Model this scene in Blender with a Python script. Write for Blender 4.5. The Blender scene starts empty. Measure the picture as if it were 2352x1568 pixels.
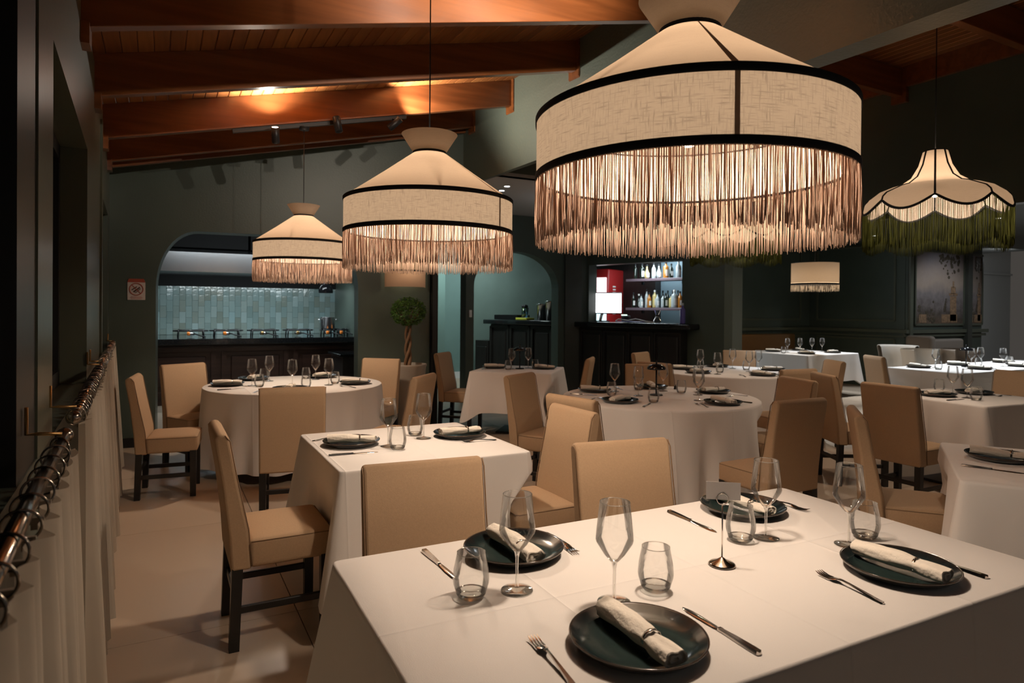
import bpy, bmesh, math, random
from mathutils import Vector, Matrix, Euler
random.seed(7)
PI = math.pi
R = math.radians
SC = bpy.context.scene
COL = SC.collection

# ------------------------------------------------------------------ camera, world, light level
cam = bpy.data.cameras.new('camera'); CAM = bpy.data.objects.new('camera', cam); COL.objects.link(CAM)
_f, _yaw, _pit, _rol = 1508.79, R(28.25), R(.3429), R(.4353)
_fw = Vector((math.sin(_yaw)*math.cos(_pit), math.cos(_yaw)*math.cos(_pit), -math.sin(_pit)))
_r0 = Vector((math.cos(_yaw), -math.sin(_yaw), 0)); _u0 = _r0.cross(_fw)
_rr = _r0*math.cos(_rol)+_u0*math.sin(_rol); _uu = _u0*math.cos(_rol)-_r0*math.sin(_rol)
M4 = Matrix.Identity(4)
for i in range(3):
    M4[i][0] = _rr[i]; M4[i][1] = _uu[i]; M4[i][2] = -_fw[i]
M4[2][3] = 1.47
CAM.matrix_world = M4
cam.sensor_width = 36; cam.lens = 36*_f/2352; cam.shift_y = -62.8/2352
cam.clip_start = .05; cam.clip_end = 60
cam.dof.use_dof = True; cam.dof.focus_distance = 2.6; cam.dof.aperture_fstop = 5.0
SC.camera = CAM
W = bpy.data.worlds.new('room_ambient'); SC.world = W; W.use_nodes = True
W.node_tree.nodes['Background'].inputs[0].default_value = (1, .90, .80, 1)
W.node_tree.nodes['Background'].inputs[1].default_value = .055  # warm ambient fill added in place of light from the unseen room behind
vs = SC.view_settings; vs.view_transform = 'Standard'; vs.look = 'None'; vs.exposure = 0.0; vs.gamma = 1
try: vs.use_curve_mapping = False
except Exception: pass
SC.cycles.max_bounces = 7; SC.cycles.diffuse_bounces = 4; SC.cycles.glossy_bounces = 4
SC.cycles.transparent_max_bounces = 24; SC.cycles.transmission_bounces = 6
SC.cycles.sample_clamp_indirect = 4; SC.cycles.caustics_reflective = False; SC.cycles.caustics_refractive = False
WARM = (1, .79, .61)
COOL = (.86, .95, 1)

def light(kind, name, loc, energy, color, size=.05, aim=None, spot=60, blend=.4, sy=None):
    l = bpy.data.lights.new(name, kind); l.energy = energy; l.color = color
    o = bpy.data.objects.new(name, l); COL.objects.link(o); o.location = loc
    if kind == 'AREA':
        l.shape = 'RECTANGLE'; l.size = size; l.size_y = sy or size
    else: l.shadow_soft_size = size
    if kind == 'SPOT': l.spot_size = R(spot); l.spot_blend = blend
    if aim is not None:
        d = Vector(aim)-Vector(loc); o.rotation_euler = d.to_track_quat('-Z', 'Y').to_euler()
    return o

# kitchen ceiling panels, bar and service lights, ceiling downlights of the far dining area
light('AREA', 'kitchen_panel_light', (1.3, 10.0, 2.80), 34, (.86, .96, 1), 2.4, (1.3, 11.6, 0), sy=.4)
light('AREA', 'kitchen_hood_light', (1.4, 11.55, 1.95), 36, (.86, .97, 1), 2.6, (1.4, 12.5, 0), sy=.2)
light('AREA', 'corridor_panel_light', (5.0, 11.2, 2.7), 26, (.84, 1, .96), .8, (5.1, 12.3, .3), sy=.5)
light('AREA', 'service_panel_light', (6.1, 11.9, 2.8), 14, (.84, .97, 1), .8, (6.5, 12.9, .8), sy=.5)
light('AREA', 'back_bar_light', (8.0, 9.6, 2.5), 34, (.8, .93, 1), .5, (8.4, 9.7, 1.2), sy=1.5)
for n, (x, y, z, tx, ty, e, sp) in enumerate([(9.3, 5.2, 2.86, 9.5, 4.9, 330, 66), (11.0, 5.2, 2.86, 10.6, 4.9, 420, 70),
                               (10.4, 7.3, 2.86, 10.3, 7.6, 230, 52), (11.6, 7.5, 2.86, 11.5, 7.4, 150, 52), (13.3, 5.7, 2.86, 13.7, 7.5, 75, 100), (7.6, 5.9, 2.86, 7.4, 5.7, 170, 60)]):  # the spot aimed at the mural wall is an added fill without a fixture
    light('SPOT', 'downlight_and_fill_beam', (x, y, z), e, (.88, .94, 1), .05, (tx, ty, .4), sp, .6)
light('AREA', 'far_wall_panel', (16.2, 7.4, 2.8), 26, (.95, .97, 1), .6, (16.5, 8.6, 1), sy=.3)
light('POINT', 'low_ceiling_fill', (5.2, 7.6, 2.9), 7, (.9, .95, 1), .2)

# ------------------------------------------------------------------ materials
MATS = {}
def nodes(name):
    m = bpy.data.materials.new(name); m.use_nodes = True; MATS[name] = m
    nt = m.node_tree; b = nt.nodes['Principled BSDF']
    return m, nt, b
def N(nt, t, **kw):
    n = nt.nodes.new(t)
    for k, v in kw.items():
        if k in n.inputs: n.inputs[k].default_value = v
        else: setattr(n, k, v)
    return n
def L(nt, a, b): nt.links.new(a, b)
def coords(nt, scale=(1, 1, 1), kind='Object'):
    tc = N(nt, 'ShaderNodeTexCoord'); mp = N(nt, 'ShaderNodeMapping'); mp.inputs['Scale'].default_value = scale
    L(nt, tc.outputs[kind], mp.inputs['Vector']); return mp.outputs['Vector']
def rgba(c): return (c[0], c[1], c[2], 1)
def mat(name, col, rough=.5, metal=0, var=0, vs=(6, 6, 6), bump=0, bs=(80, 80, 80), coat=0, spec=.5, emit=None, es=1):
    m, nt, b = nodes(name)
    b.inputs['Base Color'].default_value = rgba(col); b.inputs['Roughness'].default_value = rough; b.inputs['Metallic'].default_value = metal
    b.inputs['Coat Weight'].default_value = coat; b.inputs['Specular IOR Level'].default_value = spec
    if var:
        nz = N(nt, 'ShaderNodeTexNoise', Scale=1, Detail=3); L(nt, coords(nt, vs), nz.inputs['Vector'])
        cr = N(nt, 'ShaderNodeValToRGB'); L(nt, nz.outputs['Fac'], cr.inputs['Fac'])
        cr.color_ramp.elements[0].position = .3; cr.color_ramp.elements[1].position = .7
        cr.color_ramp.elements[0].color = rgba([c*(1-var) for c in col]); cr.color_ramp.elements[1].color = rgba([c*(1+var) for c in col])
        L(nt, cr.outputs['Color'], b.inputs['Base Color'])
    if bump:
        nz = N(nt, 'ShaderNodeTexNoise', Scale=1, Detail=2); L(nt, coords(nt, bs), nz.inputs['Vector'])
        bp = N(nt, 'ShaderNodeBump', Strength=bump, Distance=.01); L(nt, nz.outputs['Fac'], bp.inputs['Height']); L(nt, bp.outputs['Normal'], b.inputs['Normal'])
    if emit:
        b.inputs['Emission Color'].default_value = rgba(emit); b.inputs['Emission Strength'].default_value = es
    return m
def randcol(name, cols, rough, coat=0, bump=0, bs=(20, 20, 20), grain=None):
    m, nt, b = nodes(name)
    oi = N(nt, 'ShaderNodeObjectInfo'); cr = N(nt, 'ShaderNodeValToRGB'); L(nt, oi.outputs['Random'], cr.inputs['Fac'])
    e = cr.color_ramp.elements
    while len(e) < len(cols): e.new(.5)
    for i, c in enumerate(cols): e[i].position = i/(len(cols)-1); e[i].color = rgba(c)
    out = cr.outputs['Color']
    if grain:
        nz = N(nt, 'ShaderNodeTexNoise', Scale=1, Detail=5, Distortion=.6); L(nt, coords(nt, grain), nz.inputs['Vector'])
        mx = N(nt, 'ShaderNodeMix', data_type='RGBA', blend_type='MULTIPLY'); mx.inputs['Factor'].default_value = .75
        c2 = N(nt, 'ShaderNodeValToRGB'); c2.color_ramp.elements[0].position = .3; c2.color_ramp.elements[1].position = .65
        c2.color_ramp.elements[0].color = (.45, .4, .36, 1); c2.color_ramp.elements[1].color = (1, 1, 1, 1)
        L(nt, nz.outputs['Fac'], c2.inputs['Fac']); L(nt, out, mx.inputs['A']); L(nt, c2.outputs['Color'], mx.inputs['B']); out = mx.outputs['Result']
    L(nt, out, b.inputs['Base Color']); b.inputs['Roughness'].default_value = rough; b.inputs['Coat Weight'].default_value = coat
    b.inputs['Coat Roughness'].default_value = .12
    if bump:
        nz = N(nt, 'ShaderNodeTexNoise', Scale=1, Detail=2); L(nt, coords(nt, bs), nz.inputs['Vector'])
        bp = N(nt, 'ShaderNodeBump', Strength=bump, Distance=.02); L(nt, nz.outputs['Fac'], bp.inputs['Height']); L(nt, bp.outputs['Normal'], b.inputs['Normal'])
    return m
GREEN = mat('green_wall_paint', (.060, .080, .066), .40, var=.12, vs=(1.2, 1.2, 1.2), bump=.08, bs=(60, 60, 60))
GREENG = mat('glossy_green_paint', (.085, .096, .070), .30, var=.1, vs=(1, 1, 1), bump=.05, bs=(25, 25, 25))
TEAL = mat('pale_teal_paint', (.17, .27, .25), .55, var=.06, vs=(2, 2, 2))
GREYW = mat('pale_grey_paint', (.32, .34, .34), .6)
PILLAR = mat('dark_olive_paint', (.05, .055, .047), .5, var=.15, vs=(2, 2, 2))
WOOD = randcol('varnished_rafter_wood', [(.185, .060, .018), (.235, .080, .024), (.165, .052, .016)], .30, coat=.35, grain=(.9, 14, 14))
PLANK = randcol('varnished_plank_wood', [(.36, .14, .042), (.27, .094, .028), (.42, .18, .055)], .35, coat=.25, grain=(16, .8, 16))
CEILW = mat('white_plaster', (.5, .5, .5), .8)
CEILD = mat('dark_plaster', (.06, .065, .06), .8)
FLOORM = randcol('beige_floor_tile', [(.49, .395, .30), (.52, .42, .32), (.47, .38, .29)], .34, grain=None, bump=.02, bs=(6, 6, 6))
BLACKM = mat('black_lacquered_wood', (.010, .010, .010), .4)
MATTEB = mat('matte_black_laminate', (.010, .010, .010), .85, spec=.15)
DARKW = mat('dark_brown_panel_wood', (.030, .013, .009), .36, var=.35, vs=(2, 2, 20))
DARKB = mat('black_stained_panel_wood', (.017, .015, .014), .4, var=.2, vs=(20, 20, 2))
GRANITE = mat('black_polished_granite', (.012, .013, .014), .10, var=.5, vs=(120, 120, 120))
STEEL = mat('brushed_steel', (.55, .55, .56), .24, 1)
STEELB = mat('horizontally_brushed_steel', (.50, .50, .51), .16, 1, bump=.9, bs=(1.5, 3, 420))
CHROME = mat('polished_chrome', (.74, .70, .66), .12, 1)
DCHROME = mat('black_nickel', (.34, .30, .26), .16, 1)
BRASS = mat('aged_brass', (.5, .33, .14), .35, 1)
BLACKP = mat('black_metal', (.010, .010, .011), .4, spec=.25)
CHAIRF = mat('beige_linen_upholstery', (.40, .277, .172), .82, var=.05, vs=(160, 160, 160), bump=.12, bs=(420, 420, 420), spec=.25)
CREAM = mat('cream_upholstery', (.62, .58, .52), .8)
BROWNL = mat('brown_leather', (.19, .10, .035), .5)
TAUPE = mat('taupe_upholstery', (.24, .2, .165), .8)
TRIM = mat('black_velvet_ribbon', (.006, .007, .009), .8)
NAPK = mat('ivory_napkin_linen', (.80, .74, .65), .85, bump=.25, bs=(90, 90, 90), spec=.2)
POTM = mat('taupe_planter', (.30, .26, .215), .55)
LEAF = randcol('dark_green_leaf', [(.03, .09, .012), (.07, .18, .02), (.02, .055, .01)], .4)
LEAF2 = mat('topiary_leaf', (.045, .12, .016), .4, var=.6, vs=(14, 14, 14))
BARK = mat('bark', (.16, .09, .045), .8, var=.3, vs=(30, 30, 8))
RED = mat('red_enamel', (.42, .02, .02), .35)
SIGNR = mat('brick_red_print', (.34, .06, .03), .6)
SIGNW = mat('white_sign_plastic', (.52, .46, .43), .6)
SIGNK = mat('dark_brown_print', (.05, .02, .015), .6)
WHITEP = mat('white_plastic', (.75, .75, .75), .4)
SHELFM = mat('dark_plum_shelf', (.16, .11, .13), .4)
ORANGE = mat('orange_valve', (.9, .25, .03), .5)
YELLOW = mat('yellow_green_box', (.55, .55, .06), .5)
CARD = mat('white_card', (.82, .80, .80), .7)
NIGHT = mat('black_night', (.004, .004, .004), .9)
LABELW = mat('white_bottle_label', (.8, .78, .74), .6)
SCREEN = mat('lit_screen', (.02, .02, .02), .3, emit=(.97, .98, 1), es=2.2)
FRIDGEL = mat('lit_fridge_interior', (.1, .1, .1), .4, emit=(.62, .93, 1), es=1.6)
PINKPANEL = mat('lit_fridge_panel', (.1, .1, .1), .4, emit=(1, .78, .82), es=1.6)
GREENLED = mat('green_led', (.02, .05, .02), .4, emit=(.6, 1, .75), es=2.5)
BULB = mat('lit_bulb', (1, .9, .75), .4, emit=(1, .74, .45), es=10)
DOTL = mat('lit_downlight_lens', (.8, .8, .8), .4, emit=(.95, .98, 1), es=9)
SPOTL = mat('lit_spot_lens', (.8, .8, .8), .4, emit=(1, .93, .84), es=12)
TUBEL = mat('lit_tube', (.8, .8, .8), .4, emit=(.9, .97, 1), es=11)
BLUEG = mat('blue_tinted_dome', (.01, .015, .06), .12)
ZELL = randcol('zellige_glaze', [(.13, .185, .18), (.18, .25, .245), (.13, .165, .145), (.22, .295, .295), (.15, .18, .155), (.18, .27, .28)], .16, coat=.3, bump=.25, bs=(14, 14, 14))

def cloth_material():
    m, nt, b = nodes('white_tablecloth')
    b.inputs['Base Color'].default_value = (.80, .77, .74, 1); b.inputs['Roughness'].default_value = .9; b.inputs['Specular IOR Level'].default_value = .15
    tc = N(nt, 'ShaderNodeTexCoord'); sp = N(nt, 'ShaderNodeSeparateXYZ'); L(nt, tc.outputs['Object'], sp.inputs[0])
    last = None
    for ax, off in (('X', 0), ('Y', 0), ('X', .46), ('X', -.46)):   # ironed-in fold creases through the middle of the cloth
        s = N(nt, 'ShaderNodeMath', operation='SUBTRACT'); L(nt, sp.outputs[ax], s.inputs[0]); s.inputs[1].default_value = off
        a = N(nt, 'ShaderNodeMath', operation='ABSOLUTE'); L(nt, s.outputs[0], a.inputs[0])
        q = N(nt, 'ShaderNodeMath', operation='DIVIDE'); L(nt, a.outputs[0], q.inputs[0]); q.inputs[1].default_value = -.006
        e = N(nt, 'ShaderNodeMath', operation='EXPONENT'); L(nt, q.outputs[0], e.inputs[0])
        if last is None: last = e.outputs[0]
        else:
            d = N(nt, 'ShaderNodeMath', operation='ADD'); L(nt, last, d.inputs[0]); L(nt, e.outputs[0], d.inputs[1]); last = d.outputs[0]
    nz = N(nt, 'ShaderNodeTexNoise', Scale=4, Detail=3); L(nt, tc.outputs['Object'], nz.inputs['Vector'])
    w = N(nt, 'ShaderNodeTexNoise', Scale=500, Detail=0); L(nt, tc.outputs['Object'], w.inputs['Vector'])
    k = N(nt, 'ShaderNodeMath', operation='MULTIPLY_ADD'); L(nt, nz.outputs['Fac'], k.inputs[0]); k.inputs[1].default_value = 1.6; L(nt, last, k.inputs[2])
    k2 = N(nt, 'ShaderNodeMath', operation='MULTIPLY_ADD'); L(nt, w.outputs['Fac'], k2.inputs[0]); k2.inputs[1].default_value = .10; L(nt, k.outputs[0], k2.inputs[2])
    bp = N(nt, 'ShaderNodeBump', Strength=.55, Distance=.004); L(nt, k2.outputs[0], bp.inputs['Height']); L(nt, bp.outputs['Normal'], b.inputs['Normal'])
    return m
CLOTH = cloth_material()

def fabric(name, col, tcol, slub=.25, k=.5):
    """woven shade or curtain cloth: diffuse front, light coming through from behind"""
    m = bpy.data.materials.new(name); m.use_nodes = True; nt = m.node_tree; nt.nodes.clear()
    out = N(nt, 'ShaderNodeOutputMaterial'); d = N(nt, 'ShaderNodeBsdfDiffuse'); t = N(nt, 'ShaderNodeBsdfTranslucent'); mx = N(nt, 'ShaderNodeMixShader')
    mx.inputs[0].default_value = k
    L(nt, d.outputs[0], mx.inputs[1]); L(nt, t.outputs[0], mx.inputs[2]); L(nt, mx.outputs[0], out.inputs[0])
    d.inputs['Color'].default_value = rgba(col); t.inputs['Color'].default_value = rgba(tcol)
    if slub:
        a = N(nt, 'ShaderNodeTexNoise', Scale=1, Detail=2); L(nt, coords(nt, (22, 22, 330)), a.inputs['Vector'])
        b = N(nt, 'ShaderNodeTexNoise', Scale=1, Detail=2); L(nt, coords(nt, (330, 330, 22)), b.inputs['Vector'])
        mn = N(nt, 'ShaderNodeMath', operation='MINIMUM'); L(nt, a.outputs['Fac'], mn.inputs[0]); L(nt, b.outputs['Fac'], mn.inputs[1])
        for c, sh in ((col, d), (tcol, t)):
            cr = N(nt, 'ShaderNodeValToRGB'); cr.color_ramp.elements[0].position = .26; cr.color_ramp.elements[1].position = .46
            cr.color_ramp.elements[0].color = rgba([x*(1-slub) for x in c]); cr.color_ramp.elements[1].color = rgba([min(1, x*(1+slub*.2)) for x in c])
            L(nt, mn.outputs[0], cr.inputs['Fac']); L(nt, cr.outputs['Color'], sh.inputs['Color'])
    return m
LINEN = fabric('oatmeal_linen_shade', (.70, .61, .51), (.122, .102, .079), .34)
CONEF = fabric('plain_linen_shade', (.70, .60, .49), (.160, .124, .090), .06)
SEAMF = fabric('doubled_linen_seam', (.46, .36, .28), (.078, .055, .041), 0)
FRINGE = fabric('blush_viscose_fringe', (.60, .43, .33), (.30, .195, .14), 0)
FRINGEG = fabric('olive_viscose_fringe', (.075, .082, .022), (.055, .060, .014), 0)
CURT = fabric('ivory_voile', (.62, .55, .45), (.28, .24, .19), 0)

def glass(name, tint=(.975, .98, .975), gl=(1, 1, 1), ior=1.45, base=.02, edge=.62):
    """thin blown glass: see-through, mirror-like towards its edges"""
    m = bpy.data.materials.new(name); m.use_nodes = True; nt = m.node_tree; nt.nodes.clear()
    out = N(nt, 'ShaderNodeOutputMaterial'); t = N(nt, 'ShaderNodeBsdfTransparent'); g = N(nt, 'ShaderNodeBsdfGlossy', Roughness=.03); mx = N(nt, 'ShaderNodeMixShader')
    lw = N(nt, 'ShaderNodeLayerWeight', Blend=.5); cr = N(nt, 'ShaderNodeValToRGB'); L(nt, lw.outputs['Facing'], cr.inputs['Fac'])
    cr.color_ramp.elements[0].position = .72; cr.color_ramp.elements[0].color = rgba(tint); cr.color_ramp.elements[1].position = 1; cr.color_ramp.elements[1].color = rgba([c*edge for c in tint])
    L(nt, cr.outputs['Color'], t.inputs['Color']); g.inputs['Color'].default_value = rgba(gl)
    fr = N(nt, 'ShaderNodeFresnel', IOR=ior); ad = N(nt, 'ShaderNodeMath', operation='MULTIPLY_ADD'); L(nt, fr.outputs[0], ad.inputs[0]); ad.inputs[1].default_value = .8; ad.inputs[2].default_value = base
    L(nt, ad.outputs[0], mx.inputs[0]); L(nt, t.outputs[0], mx.inputs[1]); L(nt, g.outputs[0], mx.inputs[2]); L(nt, mx.outputs[0], out.inputs[0])
    return m
GLASS = glass('clear_glass')
GLASSR = glass('thick_clear_glass', (.93, .935, .92), (1, 1, 1), 1.5, .07, .6)
PANE = glass('dark_window_pane', (.25, .27, .28), (1, 1, 1), 1.5, .03)
BGLASS = glass('pale_blue_glass', (.5, .7, .85), (1, 1, 1), 1.5, .06)
def tinted(name, c): return mat(name, c, .12, coat=.4)
AMBER = tinted('amber_liquor', (.45, .17, .03)); DGLASS = tinted('dark_bottle_glass', (.012, .018, .012)); CLEARB = tinted('clear_bottle', (.42, .46, .46)); GOLDB = tinted('gold_liquor', (.6, .48, .2)); BLUEB = tinted('violet_bottle', (.10, .09, .32))

def plate_material():
    m, nt, b = nodes('dark_teal_glaze')
    tc = N(nt, 'ShaderNodeTexCoord'); sp = N(nt, 'ShaderNodeSeparateXYZ'); L(nt, tc.outputs['Object'], sp.inputs[0])
    cb = N(nt, 'ShaderNodeCombineXYZ'); L(nt, sp.outputs[0], cb.inputs[0]); L(nt, sp.outputs[1], cb.inputs[1])
    ln = N(nt, 'ShaderNodeVectorMath', operation='LENGTH'); L(nt, cb.outputs[0], ln.inputs[0])
    cr = N(nt, 'ShaderNodeValToRGB'); L(nt, ln.outputs['Value'], cr.inputs['Fac'])
    e = cr.color_ramp.elements; e[0].position = 0; e[0].color = (.020, .036, .034, 1); e[1].position = .1495; e[1].color = (.04, .022, .012, 1)
    for p, c in ((.10, (.018, .032, .031, 1)), (.132, (.008, .014, .016, 1)), (.1415, (.012, .013, .013, 1))):
        x = e.new(p); x.color = c
    L(nt, cr.outputs['Color'], b.inputs['Base Color']); b.inputs['Roughness'].default_value = .16; b.inputs['Coat Weight'].default_value = .25
    return m
PLATE = plate_material()

def mural_material():
    """printed classical landscape: hazy sky, far ridges, dark foliage, warm ruins"""
    m, nt, b = nodes('printed_landscape'); b.inputs['Roughness'].default_value = .75
    tc = N(nt, 'ShaderNodeTexCoord'); sp = N(nt, 'ShaderNodeSeparateXYZ'); L(nt, tc.outputs['Object'], sp.inputs[0])
    n1 = N(nt, 'ShaderNodeTexNoise', Scale=1.7, Detail=6); L(nt, tc.outputs['Object'], n1.inputs['Vector'])
    n2 = N(nt, 'ShaderNodeTexNoise', Scale=7, Detail=6, Roughness=.7); L(nt, tc.outputs['Object'], n2.inputs['Vector'])
    h = N(nt, 'ShaderNodeMath', operation='MULTIPLY_ADD'); L(nt, n1.outputs['Fac'], h.inputs[0]); h.inputs[1].default_value = .55; L(nt, sp.outputs['Z'], h.inputs[2])
    cr = N(nt, 'ShaderNodeValToRGB'); mp = N(nt, 'ShaderNodeMapRange'); L(nt, h.outputs[0], mp.inputs[0]); mp.inputs[1].default_value = 0; mp.inputs[2].default_value = 1.7
    L(nt, mp.outputs[0], cr.inputs['Fac']); e = cr.color_ramp.elements
    e[0].position = .12; e[0].color = (.17, .11, .07, 1); e[1].position = .98; e[1].color = (.22, .20, .22, 1)
    for p, c in ((.25, (.10, .08, .065, 1)), (.34, (.16, .135, .13, 1)), (.5, (.20, .175, .175, 1)), (.62, (.33, .26, .21, 1)), (.8, (.29, .235, .21, 1))): x = e.new(p); x.color = c
    mx = N(nt, 'ShaderNodeMix', data_type='RGBA', blend_type='MULTIPLY'); c2 = N(nt, 'ShaderNodeValToRGB'); L(nt, n2.outputs['Fac'], c2.inputs['Fac'])
    c2.color_ramp.elements[0].position = .35; c2.color_ramp.elements[0].color = (.45, .42, .40, 1); c2.color_ramp.elements[1].position = .58; c2.color_ramp.elements[1].color = (1, 1, 1, 1)
    md = N(nt, 'ShaderNodeMapRange'); L(nt, sp.outputs['Z'], md.inputs[0]); md.inputs[1].default_value = .75; md.inputs[2].default_value = .3; md.inputs[3].default_value = .12; md.inputs[4].default_value = .9
    L(nt, md.outputs[0], mx.inputs['Factor']); L(nt, cr.outputs['Color'], mx.inputs['A']); L(nt, c2.outputs['Color'], mx.inputs['B']); L(nt, mx.outputs['Result'], b.inputs['Base Color'])
    return m
MURAL = mural_material()
RUIN = mat('printed_ruin_ochre', (.24, .15, .085), .75, var=.4, vs=(20, 20, 20)); FOLI = mat('printed_dark_foliage', (.07, .055, .035), .75, var=.4, vs=(20, 20, 20))

# ------------------------------------------------------------------ mesh helpers
class MB:
    def __init__(s): s.v = []; s.f = []; s.sm = []
    def add(s, vs, fs, smooth=False, M=None):
        o = len(s.v)
        for p in vs:
            p = Vector(p); s.v.append(tuple(M @ p) if M is not None else tuple(p))
        for f in fs: s.f.append([o+i for i in f]); s.sm.append(smooth)
        return s
    def box(s, c, d, M=None, rz=0):
        x, y, z = d[0]/2, d[1]/2, d[2]/2
        vs = [(i*x, j*y, k*z) for k in (-1, 1) for i, j in ((-1, -1), (1, -1), (1, 1), (-1, 1))]
        T = Matrix.Translation(c) @ Matrix.Rotation(rz, 4, 'Z')
        if M is not None: T = M @ T
        return s.add(vs, [(3, 2, 1, 0), (4, 5, 6, 7), (0, 1, 5, 4), (1, 2, 6, 5), (2, 3, 7, 6), (3, 0, 4, 7)], False, T)
    def bar(s, a, b, w, h, up=(0, 0, 1)):
        a = Vector(a); b = Vector(b); t = (b-a).normalized(); u = Vector(up); n = t.cross(u).normalized(); u = n.cross(t)
        vs = [p+n*i*w/2+u*j*h/2 for p in (a, b) for i, j in ((-1, -1), (1, -1), (1, 1), (-1, 1))]
        return s.add(vs, [(3, 2, 1, 0), (4, 5, 6, 7), (0, 1, 5, 4), (1, 2, 6, 5), (2, 3, 7, 6), (3, 0, 4, 7)])
    def rbox(s, c, d, r=.01, seg=2, M=None, smooth=True):
        bm = bmesh.new(); bmesh.ops.create_cube(bm, size=1)
        for v in bm.verts: v.co = Vector((v.co.x*d[0], v.co.y*d[1], v.co.z*d[2]))+Vector(c)
        bmesh.ops.bevel(bm, geom=bm.edges[:], offset=r, segments=seg, profile=.5, affect='EDGES')
        bm.verts.index_update(); s.add([v.co for v in bm.verts], [[v.index for v in f.verts] for f in bm.faces], smooth, M); bm.free(); return s
    def lathe(s, prof, n=32, M=None, smooth=True, a0=0, a1=2*PI, rfun=None, zfun=None):
        full = abs(a1-a0-2*PI) < 1e-6; m = n if full else n+1; vs = []; fs = []
        for r, z in prof:
            for i in range(m):
                a = a0+(a1-a0)*i/n; rr = r*(rfun(a, z) if rfun else 1); zz = z+(zfun(a, z) if zfun else 0)
                vs.append((rr*math.cos(a), rr*math.sin(a), zz))
        for k in range(len(prof)-1):
            for i in range(n):
                j = (i+1) % m; fs.append((k*m+i, k*m+j, (k+1)*m+j, (k+1)*m+i))
        return s.add(vs, fs, smooth, M)
    def disc(s, r, z, n=32, M=None, flip=False):
        vs = [(r*math.cos(2*PI*i/n), r*math.sin(2*PI*i/n), z) for i in range(n)]; f = list(range(n))
        return s.add(vs, [f[::-1] if flip else f], False, M)
    def tube(s, pts, r, n=8, closed=False, M=None, cap=True):
        pts = [Vector(p) for p in pts]; m = len(pts); vs = []; fs = []; up = None
        for i, p in enumerate(pts):
            a = pts[i-1] if (i > 0 or closed) else p; b = pts[(i+1) % m] if (i < m-1 or closed) else p
            t = (b-a).normalized()
            if up is None: up = Vector((0, 0, 1)) if abs(t.z) < .9 else Vector((1, 0, 0))
            n1 = t.cross(up)
            if n1.length < 1e-6: n1 = t.orthogonal()
            n1.normalize(); up = n1.cross(t); rr = r[i] if isinstance(r, (list, tuple)) else r
            for k in range(n): q = 2*PI*k/n; vs.append(p+n1*math.cos(q)*rr+up*math.sin(q)*rr)
        for i in range(m if closed else m-1):
            for k in range(n): a = i*n+k; b = i*n+(k+1) % n; c = ((i+1) % m)*n+(k+1) % n; d = ((i+1) % m)*n+k; fs.append((a, b, c, d))
        if cap and not closed: fs.append(tuple(range(n))[::-1]); fs.append(tuple(range((m-1)*n, m*n)))
        return s.add(vs, fs, True, M)
    def sphere(s, c, r, n=16, m=10, sc=(1, 1, 1), M=None):
        T = Matrix.Translation(c) @ Matrix.Diagonal((sc[0], sc[1], sc[2], 1))
        if M is not None: T = M @ T
        return s.lathe([(max(1e-4, r*math.sin(PI*k/m)), -r*math.cos(PI*k/m)) for k in range(m+1)], n, T)
    def prism(s, poly, x0, x1, axis='x', smooth=False, M=None):
        n = len(poly); mk = {'x': lambda p, t: (t, p[0], p[1]), 'y': lambda p, t: (p[0], t, p[1]), 'z': lambda p, t: (p[0], p[1], t)}[axis]
        vs = [mk(p, x0) for p in poly]+[mk(p, x1) for p in poly]
        fs = [tuple(range(n))[::-1], tuple(range(n, 2*n))]+[(i, (i+1) % n, n+(i+1) % n, n+i) for i in range(n)]
        return s.add(vs, fs, smooth, M)
    def mesh(s, name):
        me = bpy.data.meshes.new(name); me.from_pydata(s.v, [], s.f); me.polygons.foreach_set('use_smooth', s.sm); me.update()
        return me
    def obj(s, name, m, parent=None, kind=None, fix=True):
        me = s.mesh(name)
        if fix:
            bm = bmesh.new(); bm.from_mesh(me); bmesh.ops.recalc_face_normals(bm, faces=bm.faces[:]); bm.to_mesh(me); bm.free()
        me.materials.append(m); o = bpy.data.objects.new(name, me); COL.objects.link(o)
        if parent: o.parent = parent
        if kind: o['kind'] = kind
        return o
def sharp(o, ang=40):
    """shade smooth but keep edges sharper than the angle"""
    me = o.data
    me.polygons.foreach_set('use_smooth', [True]*len(me.polygons))
    bm = bmesh.new(); bm.from_mesh(me)
    for e in bm.edges:
        if len(e.link_faces) == 2 and e.calc_face_angle(0) > R(ang): e.smooth = False
    bm.to_mesh(me); bm.free(); return o
def tag(o, label, cat, group=None):
    o['label'] = label; o['category'] = cat
    if group: o['group'] = group
    return o
def thing(name, label, cat, loc=(0, 0, 0), rz=0, group=None):
    o = bpy.data.objects.new(name, None); COL.objects.link(o); o.location = loc; o.rotation_euler = (0, 0, rz); o.empty_display_size = .1
    return tag(o, label, cat, group)
def struct(name, loc=(0, 0, 0)):
    o = bpy.data.objects.new(name, None); COL.objects.link(o); o.location = loc; o['kind'] = 'structure'; return o
def kids(o): return [c for c in bpy.data.objects if c.parent == o]
def copy_tree(o, ch=None, parent=None):
    ch = ch if ch is not None else TREE[o.name]
    c = o.copy(); COL.objects.link(c)
    if parent: c.parent = parent
    for k, sub in ch: copy_tree(k, sub, c)
    return c
TREE = {}
def remember(o):
    def rec(x): return [(k, rec(k)) for k in kids(x)]
    TREE[o.name] = rec(o); return o
def place(proto, loc, rz, label, cat, group=None, first=[]):
    if proto.name in first: o = copy_tree(proto)
    else: first.append(proto.name); o = proto
    o.location = loc; o.rotation_euler = (0, 0, rz); o['label'] = label; o['category'] = cat
    if group: o['group'] = group
    return o

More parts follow.
